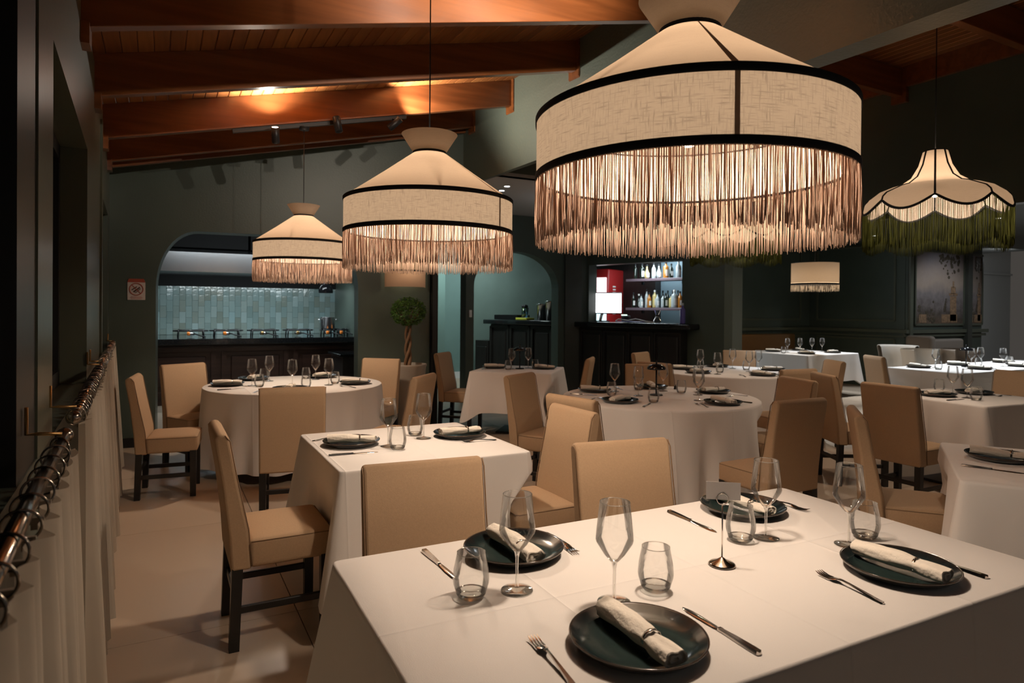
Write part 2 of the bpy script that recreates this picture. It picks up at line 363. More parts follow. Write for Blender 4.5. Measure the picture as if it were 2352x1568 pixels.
# ------------------------------------------------------------------ the room
def wx(y): return -.25-.026*y                                  # inner face of the window wall
def zr(x): return 2.88+.2237*(x+.37)                           # underside of the sloping rafters
fl = struct('floor')
mb = MB(); mb.box((.798, .798, -.01), (1.596, 1.596, .02)); tile0 = None
for i in range(12):
    for j in range(10):
        if tile0 is None: tile0 = t = mb.obj('floor_tile', FLOORM, fl)
        else: t = tile0.copy(); COL.objects.link(t)
        t.location = (-1+1.6*i, -1.5+1.6*j, 0)
MB().box((8.3, 6.3, -.04), (19.5, 16.5, .035)).obj('floor_bed', NIGHT, fl)

# window wall: piers, sill wall, lintel, all one skin with a box per piece
wl = struct('wall_left')
def wbox(name, y0, y1, z0, z1, m, proud=0, deep=.25, parent=None):
    x0, x1 = wx(y0)+proud, wx(y1)+proud
    vs = [(x0, y0, z0), (x1, y1, z0), (x1-deep, y1, z0), (x0-deep, y0, z0), (x0, y0, z1), (x1, y1, z1), (x1-deep, y1, z1), (x0-deep, y0, z1)]
    b = MB().add(vs, [(3, 2, 1, 0), (4, 5, 6, 7), (0, 1, 5, 4), (1, 2, 6, 5), (2, 3, 7, 6), (3, 0, 4, 7)])
    return b.obj(name, m, parent or wl)
wbox('sill_wall', -1.5, 8.3, 0, 1.03, GREEN)
wbox('lintel', -1.5, 8.3, 2.38, 3.1, GREENG)
wbox('pier', -1.5, -.3, 1.03, 2.38, GREEN); wbox('pier', 1.98, 2.32, 1.03, 2.38, BLACKM, -.004); wbox('pier', 2.32, 2.70, 1.03, 2.95, GREENG, .002)  # black second pier: shade of its differently facing side put into the colour
wbox('pier', 4.5, 6.05, 1.03, 2.38, GREENG); wbox('corner_post', 5.98, 6.1, .9, 2.92, GREENG, .015, .2); wbox('pier', 7.6, 8.3, 1.03, 2.38, GREEN)
for n, (y0, y1) in enumerate([(-.3, 1.98), (2.72, 4.5), (6.1, 7.6)], 1):
    w = struct('window_%d' % n)
    for a, b, c, d in ((y0, y0+.07, 1.03, 2.38), (y1-.07, y1, 1.03, 2.38), (y0, y1, 1.03, 1.11), (y0, y1, 2.30, 2.38), ((y0+y1)/2-.035, (y0+y1)/2+.035, 1.1, 2.31)):
        wbox('window_frame', a, b, c, d, BLACKM, -.13, .06, w)
    for a, b in ((y0+.06, (y0+y1)/2), ((y0+y1)/2, y1-.06)): wbox('pane', a, b, 1.09, 2.32, PANE, -.155, .008, w)
wbox('night_screen', -1.5, 8.3, .9, 2.6, NIGHT, -.9, .05)

# back wall with the kitchen arch; runs a little askew
KA = R(4.5); KP = Vector((-.3, 7.96, 0)); KD = Vector((math.cos(KA), -math.sin(KA), 0)); KN = Vector((math.sin(KA), math.cos(KA), 0))
def kp(u, d=0, z=0): return KP+KD*u+KN*d+Vector((0, 0, z))
def strip_wall(name, us, zlo, zhi, P, m, parent, thick):
    """wall built column by column so that an arched opening keeps its reveal; us may repeat a value at a vertical jamb"""
    mb = MB(); vs = []
    for i, u in enumerate(us):
        for d in (0, thick):
            vs.append(P(u, d, zlo[i])); vs.append(P(u, d, zhi[i]))
    fs = []
    for i in range(len(us)-1):
        a = i*4; b = a+4
        if us[i+1]-us[i] > 1e-5: fs += [(a, b, b+1, a+1), (a+2, a+3, b+3, b+2), (a+1, b+1, b+3, a+3), (a, a+2, b+2, b)]
        else: fs += [(a, a+2, b+2, b)]
    n = (len(us)-1)*4; fs += [(0, 1, 3, 2), (n, n+2, n+3, n+1)]
    mb.add(vs, fs); o = mb.obj(name, m, parent); return o
wb = struct('wall_back')
us = [-.6, .27]; zl = [0, 0]
rx, rz_, z0a = .40, .62, 1.68; uL, uR = .27, 2.40
for k in range(13): a = PI/2*k/12; us.append(uL+rx*(1-math.cos(a))); zl.append(z0a+rz_*math.sin(a))
for k in range(13): a = PI/2*(1-k/12); us.append(uR-rx*(1-math.cos(a))); zl.append(z0a+rz_*math.sin(a))
us += [uR, 3.28]; zl += [0, 0]
us2 = us[:2]+us[2:]; strip_wall('arched_wall', us2, zl, [zr((kp(u)).x)+.30 for u in us2], kp, GREEN, wb, .26)
strip_wall('corridor_lintel', [3.26, 4.0], [2.5, 2.5], [zr(kp(3.26).x)+.3, zr(kp(3.26).x)+.3], kp, GREEN, wb, .26)
t1 = struct('trim_1'); MB().box((3.31*KD.x+KP.x+.02, KP.y+3.31*KD.y-.02, 1.5), (.07, .10, 3.0)).obj('door_post', BLACKM, t1)
# wall plate board against the back wall
b1 = struct('baseboard_back'); mb = MB(); a, b = kp(-.2, -.012, .05), kp(.27, -.012, .05); mb.bar(a, b, .02, .10); mb.obj('skirting', BLACKM, b1)

# ceiling: tongue and groove boards, rafters, corbels
ce = struct('ceiling')
sl = math.atan(.2237); PW = .098; proto = None
mb = MB(); mb.rbox((0, 0, 0), (PW-.003, 9.6, .02), .004, 1, smooth=False)
for i in range(41):
    x = -.42+PW*math.cos(sl)*(i+.5); z = zr(x)+.285+.01
    if proto is None: proto = o = mb.obj('ceiling_board', PLANK, ce)
    else: o = proto.copy(); COL.objects.link(o)
    o.location = (x, 3.55, z); o.rotation_euler = (0, -sl, 0)
mb = MB(); mb.rbox((0, 0, 0), (PW-.003, 8.2, .02), .004, 1, smooth=False); proto = None
for i in range(35):
    if proto is None: proto = o = mb.obj('ceiling_board', PLANK, ce)
    else: o = proto.copy(); COL.objects.link(o)
    o.location = (3.62+PW*(i+.5), 2.9, 4.10)
def rafter(x0, z0, x1, z1, y, h=.285, w=.075):
    d = (w/2)
    vs = []
    for x, z in ((x0, z0), (x1, z1)): vs += [(x, y-d, z), (x, y+d, z), (x, y+d, z+h), (x, y-d, z+h)]
    o = MB().add(vs, [(3, 2, 1, 0), (4, 5, 6, 7), (0, 1, 5, 4), (1, 2, 6, 5), (2, 3, 7, 6), (3, 0, 4, 7)]).obj('rafter', WOOD, ce)
    bm = o.modifiers.new('b', 'BEVEL'); bm.width = .004; bm.segments = 2; return o
def beam_x(y): return 3.6-.026*y
for y in (.3, 1.54, 2.77, 4.0, 5.23, 6.46, 7.42):
    rafter(wx(y)-.02, zr(wx(y)-.02), beam_x(y)+.01, zr(beam_x(y)+.01), y)
    xb = beam_x(y)
    c = MB(); c.prism([(xb-.012, zr(xb)-.06), (xb+.02, zr(xb)-.10), (xb+.02, zr(xb)+.285), (xb-.012, zr(xb)+.285)], y-.085, y+.085, 'y'); c.obj('corbel', WOOD, ce)
    xw = wx(y); c = MB(); c.box((xw+.015, y, zr(xw)-.03), (.05, .13, .11)); c.obj('corbel', WOOD, ce)
o = rafter(-.5, zr(-.5)-.02, 3.4, zr(3.4)-.02, 7.62, .2, .05); o.rotation_euler = (0, 0, 0)
for y in (.6, 1.9, 2.95, 4.25, 5.6): rafter(3.62, 3.78, 7.02, 3.78, y)
for y in (4.25, 5.6): MB().box((6.98, y, 3.88), (.06, .16, .34)).obj('corbel', WOOD, ce)
MB().box((1.6, 3.5, 4.32), (9, 11, .02), Matrix.Rotation(0, 4, 'Z')).obj('roof_deck', NIGHT, ce)

# big painted beam that carries the rafters
rb = struct('ridge_beam')
vs = []
for y in (-1.2, 7.75):
    xl = beam_x(y); xr = 3.93-.066*y if y > 0 else 3.93
    vs += [(xl, y, 3.03), (xr, y, 3.03), (xr, y, 4.3), (xl, y, 4.3)]
MB().add(vs, [(3, 2, 1, 0), (4, 5, 6, 7), (0, 1, 5, 4), (1, 2, 6, 5), (2, 3, 7, 6), (3, 0, 4, 7)]).obj('beam_body', mat('sage_beam_paint', (.105, .125, .10), .38, var=.08, vs=(1, 1, 1), bump=.25, bs=(45, 45, 45)), rb)

# dropped wall and low ceilings of the far rooms
wr = struct('wall_right'); MB().box((7.06, 4.2, 3.38), (.12, 8.6, 1.76)).obj('dropped_wall', GREEN, wr)
MB().box((7.0, 4.0, 3.98), (.09, 8.2, .22)).obj('wall_plate', WOOD, wr)
bk = struct('trim_2'); MB().box((5.3, 6.90, 3.58), (3.6, .10, 1.06)).obj('bulkhead', GREEN, bk)
cl = struct('ceiling_low'); MB().box((5.3, 10.4, 3.07), (3.6, 7.1, .04)).obj('service_ceiling', CEILW, cl)
MB().box((12.1, 6.0, 2.92), (10.2, 9.2, .05)).obj('alcove_ceiling', CEILD, cl)
kc = struct('ceiling_kitchen'); MB().box((1.35, 10.6, 2.95), (4.2, 5.2, .05)).obj('kitchen_ceiling', NIGHT, kc)

# arcade wall beyond the corridor and the pillar between the service arch and the bar hatch
wa = struct('wall_arcade')
us = [4.32, 4.46]; zl = [0, 0]
for k in range(15): a = PI*k/28; us.append(4.46+.80*(1-math.cos(a))); zl.append(1.86+.58*math.sin(a))
for k in range(1, 15): a = PI/2-PI*k/28; us.append(6.06-.80*(1-math.cos(a))); zl.append(1.86+.58*math.sin(a))
us += [6.06, 6.66]; zl += [0, 0]
strip_wall('arcade', us, zl, [3.06]*len(us), lambda u, d, z: Vector((u, 9.6+d, z)), GREEN, wa, .22)
MB().box((6.35, 9.585, 1.5), (.34, .05, 3.0)).obj('pilaster', PILLAR, wa)
wc = struct('wall_corridor'); MB().box((5.7, 13.06, 1.6), (1.9, .12, 3.2)).obj('corridor_end', TEAL, wc); MB().box((4.76, 12.3, 1.6), (.55, .2, 3.2)).obj('corridor_return', TEAL, wc)
MB().box((3.05, 10.4, 1.6), (.1, 5.2, 3.2)).obj('kitchen_side_wall', GREEN, wc)
MB().bar((6.82, 9.86, 1.6), (7.55, 11.9, 1.6), .08, 3.2).obj('service_side', GREEN, wc)
MB().box((7.0, 12.9, 1.6), (2.06, .1, 3.2)).obj('service_wall', mat('sage_service_paint', (.15, .205, .18), .45, var=.12, vs=(1.5, 1.5, 1.5)), wc)
b2 = struct('baseboard_corridor'); MB().box((5.6, 12.98, .07), (1.7, .03, .14)).obj('skirting', WHITEP, b2)

# bar wall with its hatch
BA = Vector((6.66, 9.6, 0)); BD = Vector((.276, -.961, 0)); BN = Vector((.961, .276, 0))
def bp(u, d=0, z=0): return BA+BD*u+BN*d+Vector((0, 0, z))
BM = Matrix(((BD.x, BN.x, 0, BA.x), (BD.y, BN.y, 0, BA.y), (0, 0, 1, 0), (0, 0, 0, 1)))   # local: u along the hatch, d away from the guests, z up
wh = struct('wall_bar')
us = [-.05, .04, .04, 1.90, 1.90, 2.66]; zl = [0, 0, 0, 0, 0, 0]
mb = MB(); mb.box((-.02, .11, 1.6), (.12, .22, 3.2), BM); mb.box((.97, .11, 2.68), (1.9, .22, .82), BM); mb.box((2.28, .11, 1.6), (.76, .22, 3.2), BM); mb.obj('hatch_wall', GREEN, wh)
mb = MB(); mb.box((-.35, 2.35, 1.6), (3.2, .1, 3.2), BM); mb.obj('back_bar_wall', mat('blue_grey_paint', (.16, .23, .27), .5), wh)
mb = MB(); mb.box((-.75, 2.2, 1.6), (1.55, .2, 3.2), BM); mb.obj('back_bar_panel', DARKB, wh)
mb = MB(); mb.box((.3, 1.2, 2.75), (3.2, 2.3, .05), BM); mb.obj('bar_ceiling', CEILD, wh)
MB().box((7.47, 7.0, 1.6), (.20, .16, 3.2)).obj('end_post', mat('sage_end_paint', (.14, .17, .14), .5), wh)

# panelled alcove
wp = struct('wall_alcove')
MB().box((11.15, 9.66, 1.6), (3.1, .12, 3.2)).obj('alcove_back', GREEN, wp)
MB().box((12.62, 8.6, 1.6), (.12, 2.3, 3.2)).obj('alcove_side', GREEN, wp)
MB().box((13.9, 7.58, 1.6), (2.7, .16, 3.2)).obj('mural_wall', GREEN, wp)
MB().box((17.5, 9.3, 1.6), (5.4, .12, 3.2)).obj('grey_wall', GREYW, wp); MB().box((17.5, 9.22, 2.52), (5.4, .06, .05)).obj('picture_rail', GREYW, wp)
tr = struct('trim_3')
def frame(name, M, w, h, m, parent, t=.035, d=.022):
    mb = MB()
    for c, s in (((0, 0, -h/2), (w, d, t)), ((0, 0, h/2), (w, d, t)), ((-w/2, 0, 0), (t, d, h)), ((w/2, 0, 0), (t, d, h))): mb.box(c, s, M)
    return mb.obj(name, m, parent)
T_ = Matrix.Translation; RZ = lambda a: Matrix.Rotation(a, 4, 'Z')
frame('panel_moulding', T_((11.1, 9.59, 2.07)), 2.3, 1.5, GREENG, tr); frame('panel_moulding', T_((11.1, 9.59, .58)), 2.3, .75, GREENG, tr)
frame('panel_moulding', T_((12.55, 8.55, 2.07)) @ RZ(PI/2), 1.7, 1.5, GREENG, tr); frame('panel_moulding', T_((12.55, 8.55, .58)) @ RZ(PI/2), 1.7, .75, GREENG, tr)
for c, s in (((11.0, 9.57, 1.12), (3.2, .05, .06)), ((11.0, 9.58, 1.02), (3.2, .03, .03)), ((12.53, 8.6, 1.12), (.05, 2.2, .06)), ((12.54, 8.6, 1.02), (.03, 2.2, .03)), ((13.92, 7.46, 1.12), (2.9, .08, .07)), ((13.92, 7.48, 1.04), (2.84, .05, .05))): MB().box(c, s).obj('chair_rail', GREENG, tr)
frame('panel_moulding', T_((13.5, 7.49, .56)), 1.5, .8, GREENG, tr); MB().box((14.62, 7.45, 1.6), (.16, .1, 3.2)).obj('groove_strip', PILLAR, tr)  # added strip, its dark colour stands in for the recessed fold between the murals
MB().box((12.62, 7.46, 1.9), (.1, .1, 2.0)).obj('corner_bead', GREENG, tr)

def mural(x0, x1, label):
    t = thing('mural', label, 'mural', ((x0+x1)/2, 7.485, 1.27)); w = x1-x0
    o = MB().box((0, 0, .7), (w, .012, 1.4)).obj('printed_panel', MURAL, t)
    frame('frame', T_((0, -.005, .7)), w+.04, 1.44, GREENG, t, .04, .03)
    s = 1 if w > 1 else .5
    mb = MB(); mb.box((w*.28, -.008, .30), (.22*s, .004, .50)); mb.box((w*.28, -.008, .585), (.30*s, .004, .05)); mb.box((w*.28, -.008, .67), (.16*s, .004, .14)); mb.box((w*.28, -.008, .79), (.05*s, .004, .12)); mb.box((w*.2, -.008, .10), (.55*s, .004, .16)); mb.box((-w*.36, -.008, .10), (.25*s, .004, .16)); mb.obj('printed_ruin', RUIN, t, 'stuff')
    mb = MB()
    for k in range(60):
        x = random.uniform(-.02, .46)*w; z = 1.36-abs(random.gauss(0, .16)); mb.sphere((x, -.0075, z), random.uniform(.02, .05), 8, 4, (1, .06, .8))
    for k in range(26): mb.sphere((random.uniform(-.48, -.12)*w, -.0075, abs(random.gauss(.05, .14))+.03), random.uniform(.02, .05), 8, 4, (1.2, .06, .8))
    for k in range(5): mb.sphere((w*.10+.01*k, -.0078, .28+.05*k), .05-.006*k, 8, 4, (1, .06, 1))
    mb.obj('printed_foliage', FOLI, t, 'stuff')
mural(12.86, 14.50, 'wide printed landscape mural with ruins and overhanging foliage on green panelled wall'); mural(14.74, 15.2, 'narrow printed landscape strip beyond the dark groove strip')

# ------------------------------------------------------------------ kitchen seen through the arch
t = thing('pass_counter', 'dark panelled kitchen pass counter with polished black stone top inside the arch', 'counter', (1.35, 11.0, 0))
MB().rbox((0, .87, .955), (3.3, 1.80, .09), .008, 1, smooth=False).obj('worktop', GRANITE, t)
MB().box((0, .95, .46), (3.2, 1.7, .91)).obj('body', DARKW, t)
for k in range(3):
    x = -1.07+1.07*k
    frame('base_panel', T_((x, .085, .50)), .92, .66, DARKW, t, .07, .05); MB().rbox((x, .09, .5), (.72, .03, .45), .012, 1, smooth=False).obj('base_panel', DARKW, t)
MB().box((0, .06, .83), (3.2, .06, .05)).obj('moulding', DARKW, t)
sp = struct('wall_kitchen'); MB().box((1.35, 12.90, 1.5), (3.5, .1, 3)).obj('kitchen_back', CEILD, sp); MB().box((-.45, 10.6, 1.5), (.1, 4.8, 3)).obj('kitchen_left', GREEN, sp)
tw = {}
for i in range(33):
    z = 1.0-(.1 if i % 2 else 0)
    while z < 1.87:
        a, b = max(z, 1.0), min(z+.2, 1.88); h = round(b-a, 3)
        if h > .03:
            if h not in tw: tw[h] = o = MB().rbox((0, 0, 0), (.0985, .012, h-.0015), .003, 1, smooth=False).obj('zellige_tile', ZELL, sp)
            else: o = tw[h].copy(); COL.objects.link(o)
            o.location = (-.24+.1*i, 12.842, (a+b)/2); o.rotation_euler = (random.gauss(0, .014), random.gauss(0, .004), random.gauss(0, .016))
        z += .2
t = thing('extractor_hood', 'long stainless steel extractor hood above the kitchen stove line', 'hood', (1.35, 11.4, 2.04))
mb = MB(); mb.prism([(0, 0), (1.4, 0), (1.4, .36), (.10, .36), (0, .30)], -1.65, 1.65); mb.obj('canopy', STEEL, t); MB().box((0, -.004, .008), (3.32, .02, .03)).obj('gutter', STEEL, t)
MB().box((0, 1.38, -.09), (3.3, .03, .2)).obj('back_panel', MATTEB, t)
t = thing('soffit_cabinet', 'black boxed soffit above the steel hood with a vertical joint', 'cabinet', (1.35, 11.6, 2.41)); MB().box((-.86, .5, .24), (1.58, 1.2, .46)).obj('panel', MATTEB, t); MB().box((.80, .5, .24), (1.66, 1.2, .46)).obj('panel', MATTEB, t)
for k, x in enumerate((.95, 1.22, 1.55)):
    t = thing('strip_light', 'short lit ceiling tube lamp above the kitchen pass, %s from the arch corner' % ('first', 'second', 'third')[k], 'lamp', (x, 10.2, 2.80))
    MB().box((0, 0, .02), (.07, .9, .03)).obj('batten', WHITEP, t); MB().tube([(0, -.42, -.02), (0, .42, -.02)], .02, 8).obj('tube', TUBEL, t)
names = ['end by the arch corner', 'second place from the arch corner', 'third place from the arch corner', 'fourth place, left of the pot', 'fifth place, under the pot', 'last place, beyond the pot']
for k, x in enumerate((.45, .98, 1.55, 2.12, 2.62, 2.86)):
    t = thing('gas_burner', 'black cast iron gas burner on the stone top, %s' % names[k].replace('left of', 'before'), 'burner', (x, 11.75+.02*(k % 2), 1.0))
    w = .25 if k < 4 else .12
    mb = MB(); mb.tube([(w*math.cos(2*PI*i/14), .15*math.sin(2*PI*i/14), .10) for i in range(14)], .012, 6, True)
    for i in range(4): a = PI/4+PI/2*i; mb.tube([(w*math.cos(a), .15*math.sin(a), .115), (w*math.cos(a)*1.05, .15*math.sin(a)*1.05, 0)], .011, 6); mb.tube([(w*math.cos(a), .15*math.sin(a), .115), (.03*math.cos(a), .03*math.sin(a), .11)], .009, 6)
    mb.obj('pan_support', BLACKP, t)
    MB().lathe([(.001, .075), (.05, .075), (.06, .06), (.055, .03), (.02, .02)], 16).obj('burner_head', STEEL, t)
    MB().tube([(0, -.06, .05), (.06, -.2, .055), (.12, -.26, .03), (.2, -.3, .012)], .010, 6).obj('gas_hose', BLACKP, t)
    MB().rbox((-.04, -.20, .06), (.045, .05, .055), .006, 1).obj('valve', ORANGE if k not in (2, 3) else BRASS, t)
t = thing('stock_pot', 'tall stainless steel stock pot with two side handles on the stove', 'pot', (2.62, 11.75, 1.118))
MB().lathe([(.001, .004), (.12, .004), (.125, .012), (.125, .20), (.13, .205), (.12, .205), (.118, .02)], 32).obj('pot_body', STEEL, t)
for s in (-1, 1): MB().tube([(s*.12, -.04, .16), (s*.17, -.035, .165), (s*.17, .035, .165), (s*.12, .04, .16)], .007, 6).obj('handle', STEEL, t)
t = thing('heat_lamp', 'small black dome heat lamp hanging over the kitchen pass', 'lamp', (2.42, 11.0, 1.73))
MB().lathe([(.115, 0), (.118, .02), (.11, .08), (.075, .125), (.03, .14), (.03, .18), (.015, .19)], 28).obj('dome', mat('black_gloss_enamel', (.01, .01, .012), .12), t); MB().tube([(0, 0, .18), (0, 0, 1.2)], .006, 6).obj('cord', BLACKP, t)
t = thing('side_counter', 'low dark side counter against the arch jamb in the kitchen', 'counter', (2.72, 10.1, 0)); MB().rbox((0, 0, .78), (.75, .8, .04), .005, 1, smooth=False).obj('worktop', GRANITE, t); MB().box((.02, .02, .38), (.68, .74, .76)).obj('body', DARKB, t)

# wall sign beside the arch
SM = T_(kp(.09, -.008, 1.655)) @ RZ(-KA)
t = thing('prohibition_sign', 'small sign with red header, barred circle and crossed implements beside the kitchen arch', 'sign'); t.matrix_world = SM
MB().rbox((0, 0, -.015), (.165, .008, .185), .002, 1, smooth=False).obj('sign_board', SIGNW, t)
mb = MB(); mb.prism([(-.083, .078), (.083, .078), (.068, .115), (-.068, .115)], -.006, .004, 'y'); mb.obj('header', SIGNR, t)
mb = MB(); mb.tube([(.062*math.cos(2*PI*i/28), -.006, .005+.062*math.sin(2*PI*i/28)) for i in range(28)], .005, 6, True); mb.bar((-.04, -.006, .048), (.042, -.006, -.04), .006, .009, (0, 1, 0)); mb.obj('barred_circle', SIGNR, t)
mb = MB()
for (a, b, w) in (((-.042, -.004), (.005, .032), .010), ((-.02, -.02), (.034, .026), .014), ((-.01, -.034), (.04, .012), .007), ((-.028, -.018), (-.012, -.024), .012)): mb.bar((a[0], -.0075, a[1]), (b[0], -.0075, b[1]), .003, w, (-.6, 0, .75))
mb.obj('implements', SIGNK, t)
mb = MB()
for k in range(3): mb.box((0, -.0055, -.074-.011*k), (.10+.02*(k % 2), .002, .004))
mb.obj('small_print', SIGNR, t)
t = thing('light_switch', 'white light switch plate on the narrow pier of the service arch', 'switch', (4.395, 9.585, 1.36)); MB().rbox((0, 0, .05), (.05, .012, .115), .004, 1).obj('plate', WHITEP, t); MB().rbox((0, -.009, .05), (.022, .008, .05), .002, 1).obj('rocker', WHITEP, t)

# ------------------------------------------------------------------ bar hatch and service counter
def onbar(o): o.matrix_world = BM @ o.matrix_world; return o
t = thing('bar_counter', 'black panelled bar counter with thick overhanging top under the lit bar hatch', 'counter'); t.matrix_world = BM
MB().rbox((1.06, .17, 1.235), (2.3, .92, .09), .02, 2).obj('bar_top', GRANITE, t)
MB().box((1.0, .0, .6), (2.0, .36, 1.2)).obj('body', DARKB, t)
for k in range(4): MB().rbox((.27+.5*k, -.19, .60), (.36, .03, .95), .012, 1, smooth=False).obj('front_panel', DARKB, t); frame('panel_frame', T_((.27+.5*k, -.19, .6)), .46, 1.05, DARKB, t, .03, .04)
SM_ = T_((6.38, 11.19, 0)) @ RZ(R(16))
t = thing('service_counter', 'black panelled service counter with thick top beyond the arch', 'counter'); t.matrix_world = SM_
MB().rbox((0, 0, 1.235), (.52, 2.1, .09), .015, 2).obj('bar_top', GRANITE, t); MB().box((.04, .06, .6), (.36, 1.74, 1.2)).obj('body', DARKB, t)
for k in range(3): p_ = frame('front_panel', T_((-.15, -.50+.58*k, .62)) @ RZ(PI/2), .50, 1.05, DARKB, t, .06, .05); MB().rbox((-.145, -.50+.58*k, .62), (.03, .34, .86), .012, 1, smooth=False).obj('raised_field', DARKB, p_)
t = thing('low_cabinet', 'low black cabinet at the end of the service counter', 'cabinet'); t.matrix_world = SM_ @ T_((.0, 1.18, 0)); MB().box((0, 0, .42), (.34, .40, .84)).obj('body', DARKB, t); MB().rbox((-.18, 0, .42), (.02, .3, .6), .006, 1, smooth=False).obj('door', DARKB, t)
zc = 1.281
def onsvc(t, x, y): t.matrix_world = SM_ @ T_((x, y, zc)); return t
t = onsvc(thing('serving_tray', 'long black box tray on the service counter', 'tray'), .05, .52); MB().box((0, 0, .012), (.34, .66, .02)).obj('tray_base', BLACKP, t); frame('tray_rim', T_((0, 0, .05)) @ Matrix.Rotation(PI/2, 4, 'X'), .34, .66, BLACKP, t, .015, .09)
t = onsvc(thing('box', 'flat yellow and green box on the service counter', 'box'), -.12, -.02); MB().rbox((0, 0, .022), (.22, .30, .044), .004, 1).obj('carton', YELLOW, t); MB().box((0, 0, .046), (.1, .1, .004)).obj('printed_patch', FOLI, t)
t = onsvc(thing('straw_cup', 'clear blue tumbler of dark stirrers on the service counter', 'cup'), -.10, 0); t.location.z += .048; MB().lathe([(.001, .004), (.06, .004), (.075, .19), (.072, .19), (.057, .01)], 20).obj('cup', BGLASS, t)
mb = MB(); [mb.sphere((.03*math.cos(a), .03*math.sin(a), .21+.03*(a % 1)), .042, 10, 6) for a in (0, 2, 4)]; [mb.tube([(0, 0, .03), (.03*math.cos(a), .03*math.sin(a), .22)], .007, 5) for a in range(6)]; mb.obj('stirrers', BLACKP, t, 'stuff')
def bucket(x, y, h, lab, m=None):
    t = onsvc(thing('wine_cooler', lab, 'cooler'), x, y); MB().lathe([(.001, .003), (.085, .003), (.10, h), (.105, h+.006), (.098, h+.004), (.083, .012)], 28).obj('cooler_body', m or STEEL, t); MB().lathe([(.104, h-.02), (.107, h-.01), (.104, 0+h)], 28).obj('rim', CHROME, t)
bucket(.0, -.36, .31, 'tall steel wine cooler on the service counter, first beside the cup'); bucket(-.02, -.60, .36, 'tallest steel wine cooler on the service counter, middle of three'); bucket(.0, -.83, .26, 'bronze toned wine cooler on the service counter nearest the pillar', BRASS)

def bottle(x, y, z, h, r, m, lab, group, cap=TRIM, label=LABELW, lr=None, M=None, kind=0):
    t = thing('bottle', lab, 'bottle', (0, 0, 0), 0, group); p = (M or BM) @ Vector((x, y, z)); t.location = p; t.rotation_euler = (0, 0, R(-90+16)+PI/2)
    prof = [[(.001, .002), (r*.96, .002), (r, .01), (r, h*.58), (r*.8, h*.68), (r*.36, h*.78), (r*.34, h*.9)],
            [(.001, .002), (r*.8, .002), (r*1.05, h*.2), (r*1.05, h*.38), (r*.5, h*.62), (r*.33, h*.7), (r*.33, h*.9)],
            [(.001, .002), (r, .002), (r*1.02, .02), (r*1.02, h*.66), (r*.9, h*.72), (r*.42, h*.77), (r*.4, h*.88)]][kind]
    MB().lathe(prof, 14).obj('bottle_body', m, t); MB().lathe([(r*.38, h*.88), (r*.40, h*.9), (r*.40, h), (.001, h+.002)], 12).obj('cap', cap, t)
    if label is not None:
        k = {0: (.16, .46), 1: (.1, .42), 2: (.14, .52)}[kind]; q = r*1.012 if kind != 1 else r*1.075
        MB().lathe([(q, h*k[0]), (q, h*k[1])], 10, None, True, R(-150), R(-30)).obj('paper_label', label, t)
    return t
for z, nm in ((2.07, 'upper'), (1.51, 'lower')):
    t = thing('bottle_shelf', 'plum coloured floating %s bottle shelf in the bar hatch' % nm, 'shelf'); t.matrix_world = BM; MB().rbox((.36, 1.72, z), (1.34, .30, .05), .006, 1, smooth=False).obj('board', SHELFM, t); [MB().box((u, 1.86, z-.05), (.03, .06, .06)).obj('bracket', BLACKP, t) for u in (-.1, .8)]
cols = dict(amber=AMBER, dark=DGLASS, clear=CLEARB, gold=GOLDB)
up = [('dark', .30, .036, 'slim black bottle', 2), ('dark', .30, .05, 'square black bottle with slanted label', 2), ('gold', .27, .048, 'ribbed golden bottle', 1), ('clear', .30, .042, 'clear bottle with drop shaped white label', 0), ('clear', .27, .045, 'clear bottle with oval white label', 1), ('amber', .31, .052, 'broad amber whisky bottle', 2), ('dark', .27, .042, 'dark bottle with cream label', 0), ('clear', .33, .052, 'tall frosted bottle with round white top', 0)]
for k, (c, h, r, l, kd) in enumerate(up): bottle(-.16+.135*k, 1.68+.03*(k % 2), 2.097, h, r, cols[c], l+' on the upper bar shelf, number %s along' % ('one', 'two', 'three', 'four', 'five', 'six', 'seven', 'eight')[k], 'bottles on the upper bar shelf', TRIM if k != 7 else LABELW, LABELW if k != 0 else None, kind=kd)
lo = [('dark', .30, .036, 'dark bottle with red neck and square label', 0), ('dark', .27, .042, 'black bottle with oval white label', 1), ('clear', .26, .038, 'pale pink bottle', 0), ('clear', .36, .036, 'tall clear bottle with silver neck', 0), ('amber', .29, .040, 'amber bottle', 0), ('gold', .34, .045, 'golden bottle with white ball top', 2), ('clear', .29, .036, 'pale green bottle', 0), ('clear', .26, .04, 'short clear bottle with white cap', 2), ('dark', .28, .042, 'dark bottle with white shoulder label', 2), ('gold', .25, .048, 'cream labelled gold bottle', 2), ('clear', .34, .058, 'wide white bottle with violet print', 2), ('amber', .31, .045, 'rose bottle with parchment label', 0)]
nums = ('one', 'two', 'three', 'four', 'five', 'six', 'seven', 'eight', 'nine', 'ten', 'eleven', 'twelve')
for k, (c, h, r, l, kd) in enumerate(lo): bottle(-.20+.092*k, 1.68+.05*(k % 2), 1.537, h, r, cols[c], l+' on the lower bar shelf, number %s along' % nums[k], 'bottles on the lower bar shelf', LABELW if k in (1, 5, 10) else TRIM, LABELW, kind=kd)
for k in range(6): bottle(.16+.11*k, 1.82, 1.537, .33, .036, DGLASS, 'dark bottle in the back row of the lower bar shelf', 'back row of dark bottles', TRIM, None)
bottle(2.0, -.14, 1.28, .32, .042, BLUEB, 'violet bottle with dark foot standing alone on the bar counter outside the hatch', None, CLEARB, None, kind=2)
t = thing('drinks_fridge', 'red drinks fridge with glowing glass door in the bar hatch', 'fridge', (8.02, 11.12, 0), R(-64))
MB().rbox((0, 0, 1.16), (.78, .68, 2.3), .03, 2).obj('cabinet', RED, t)
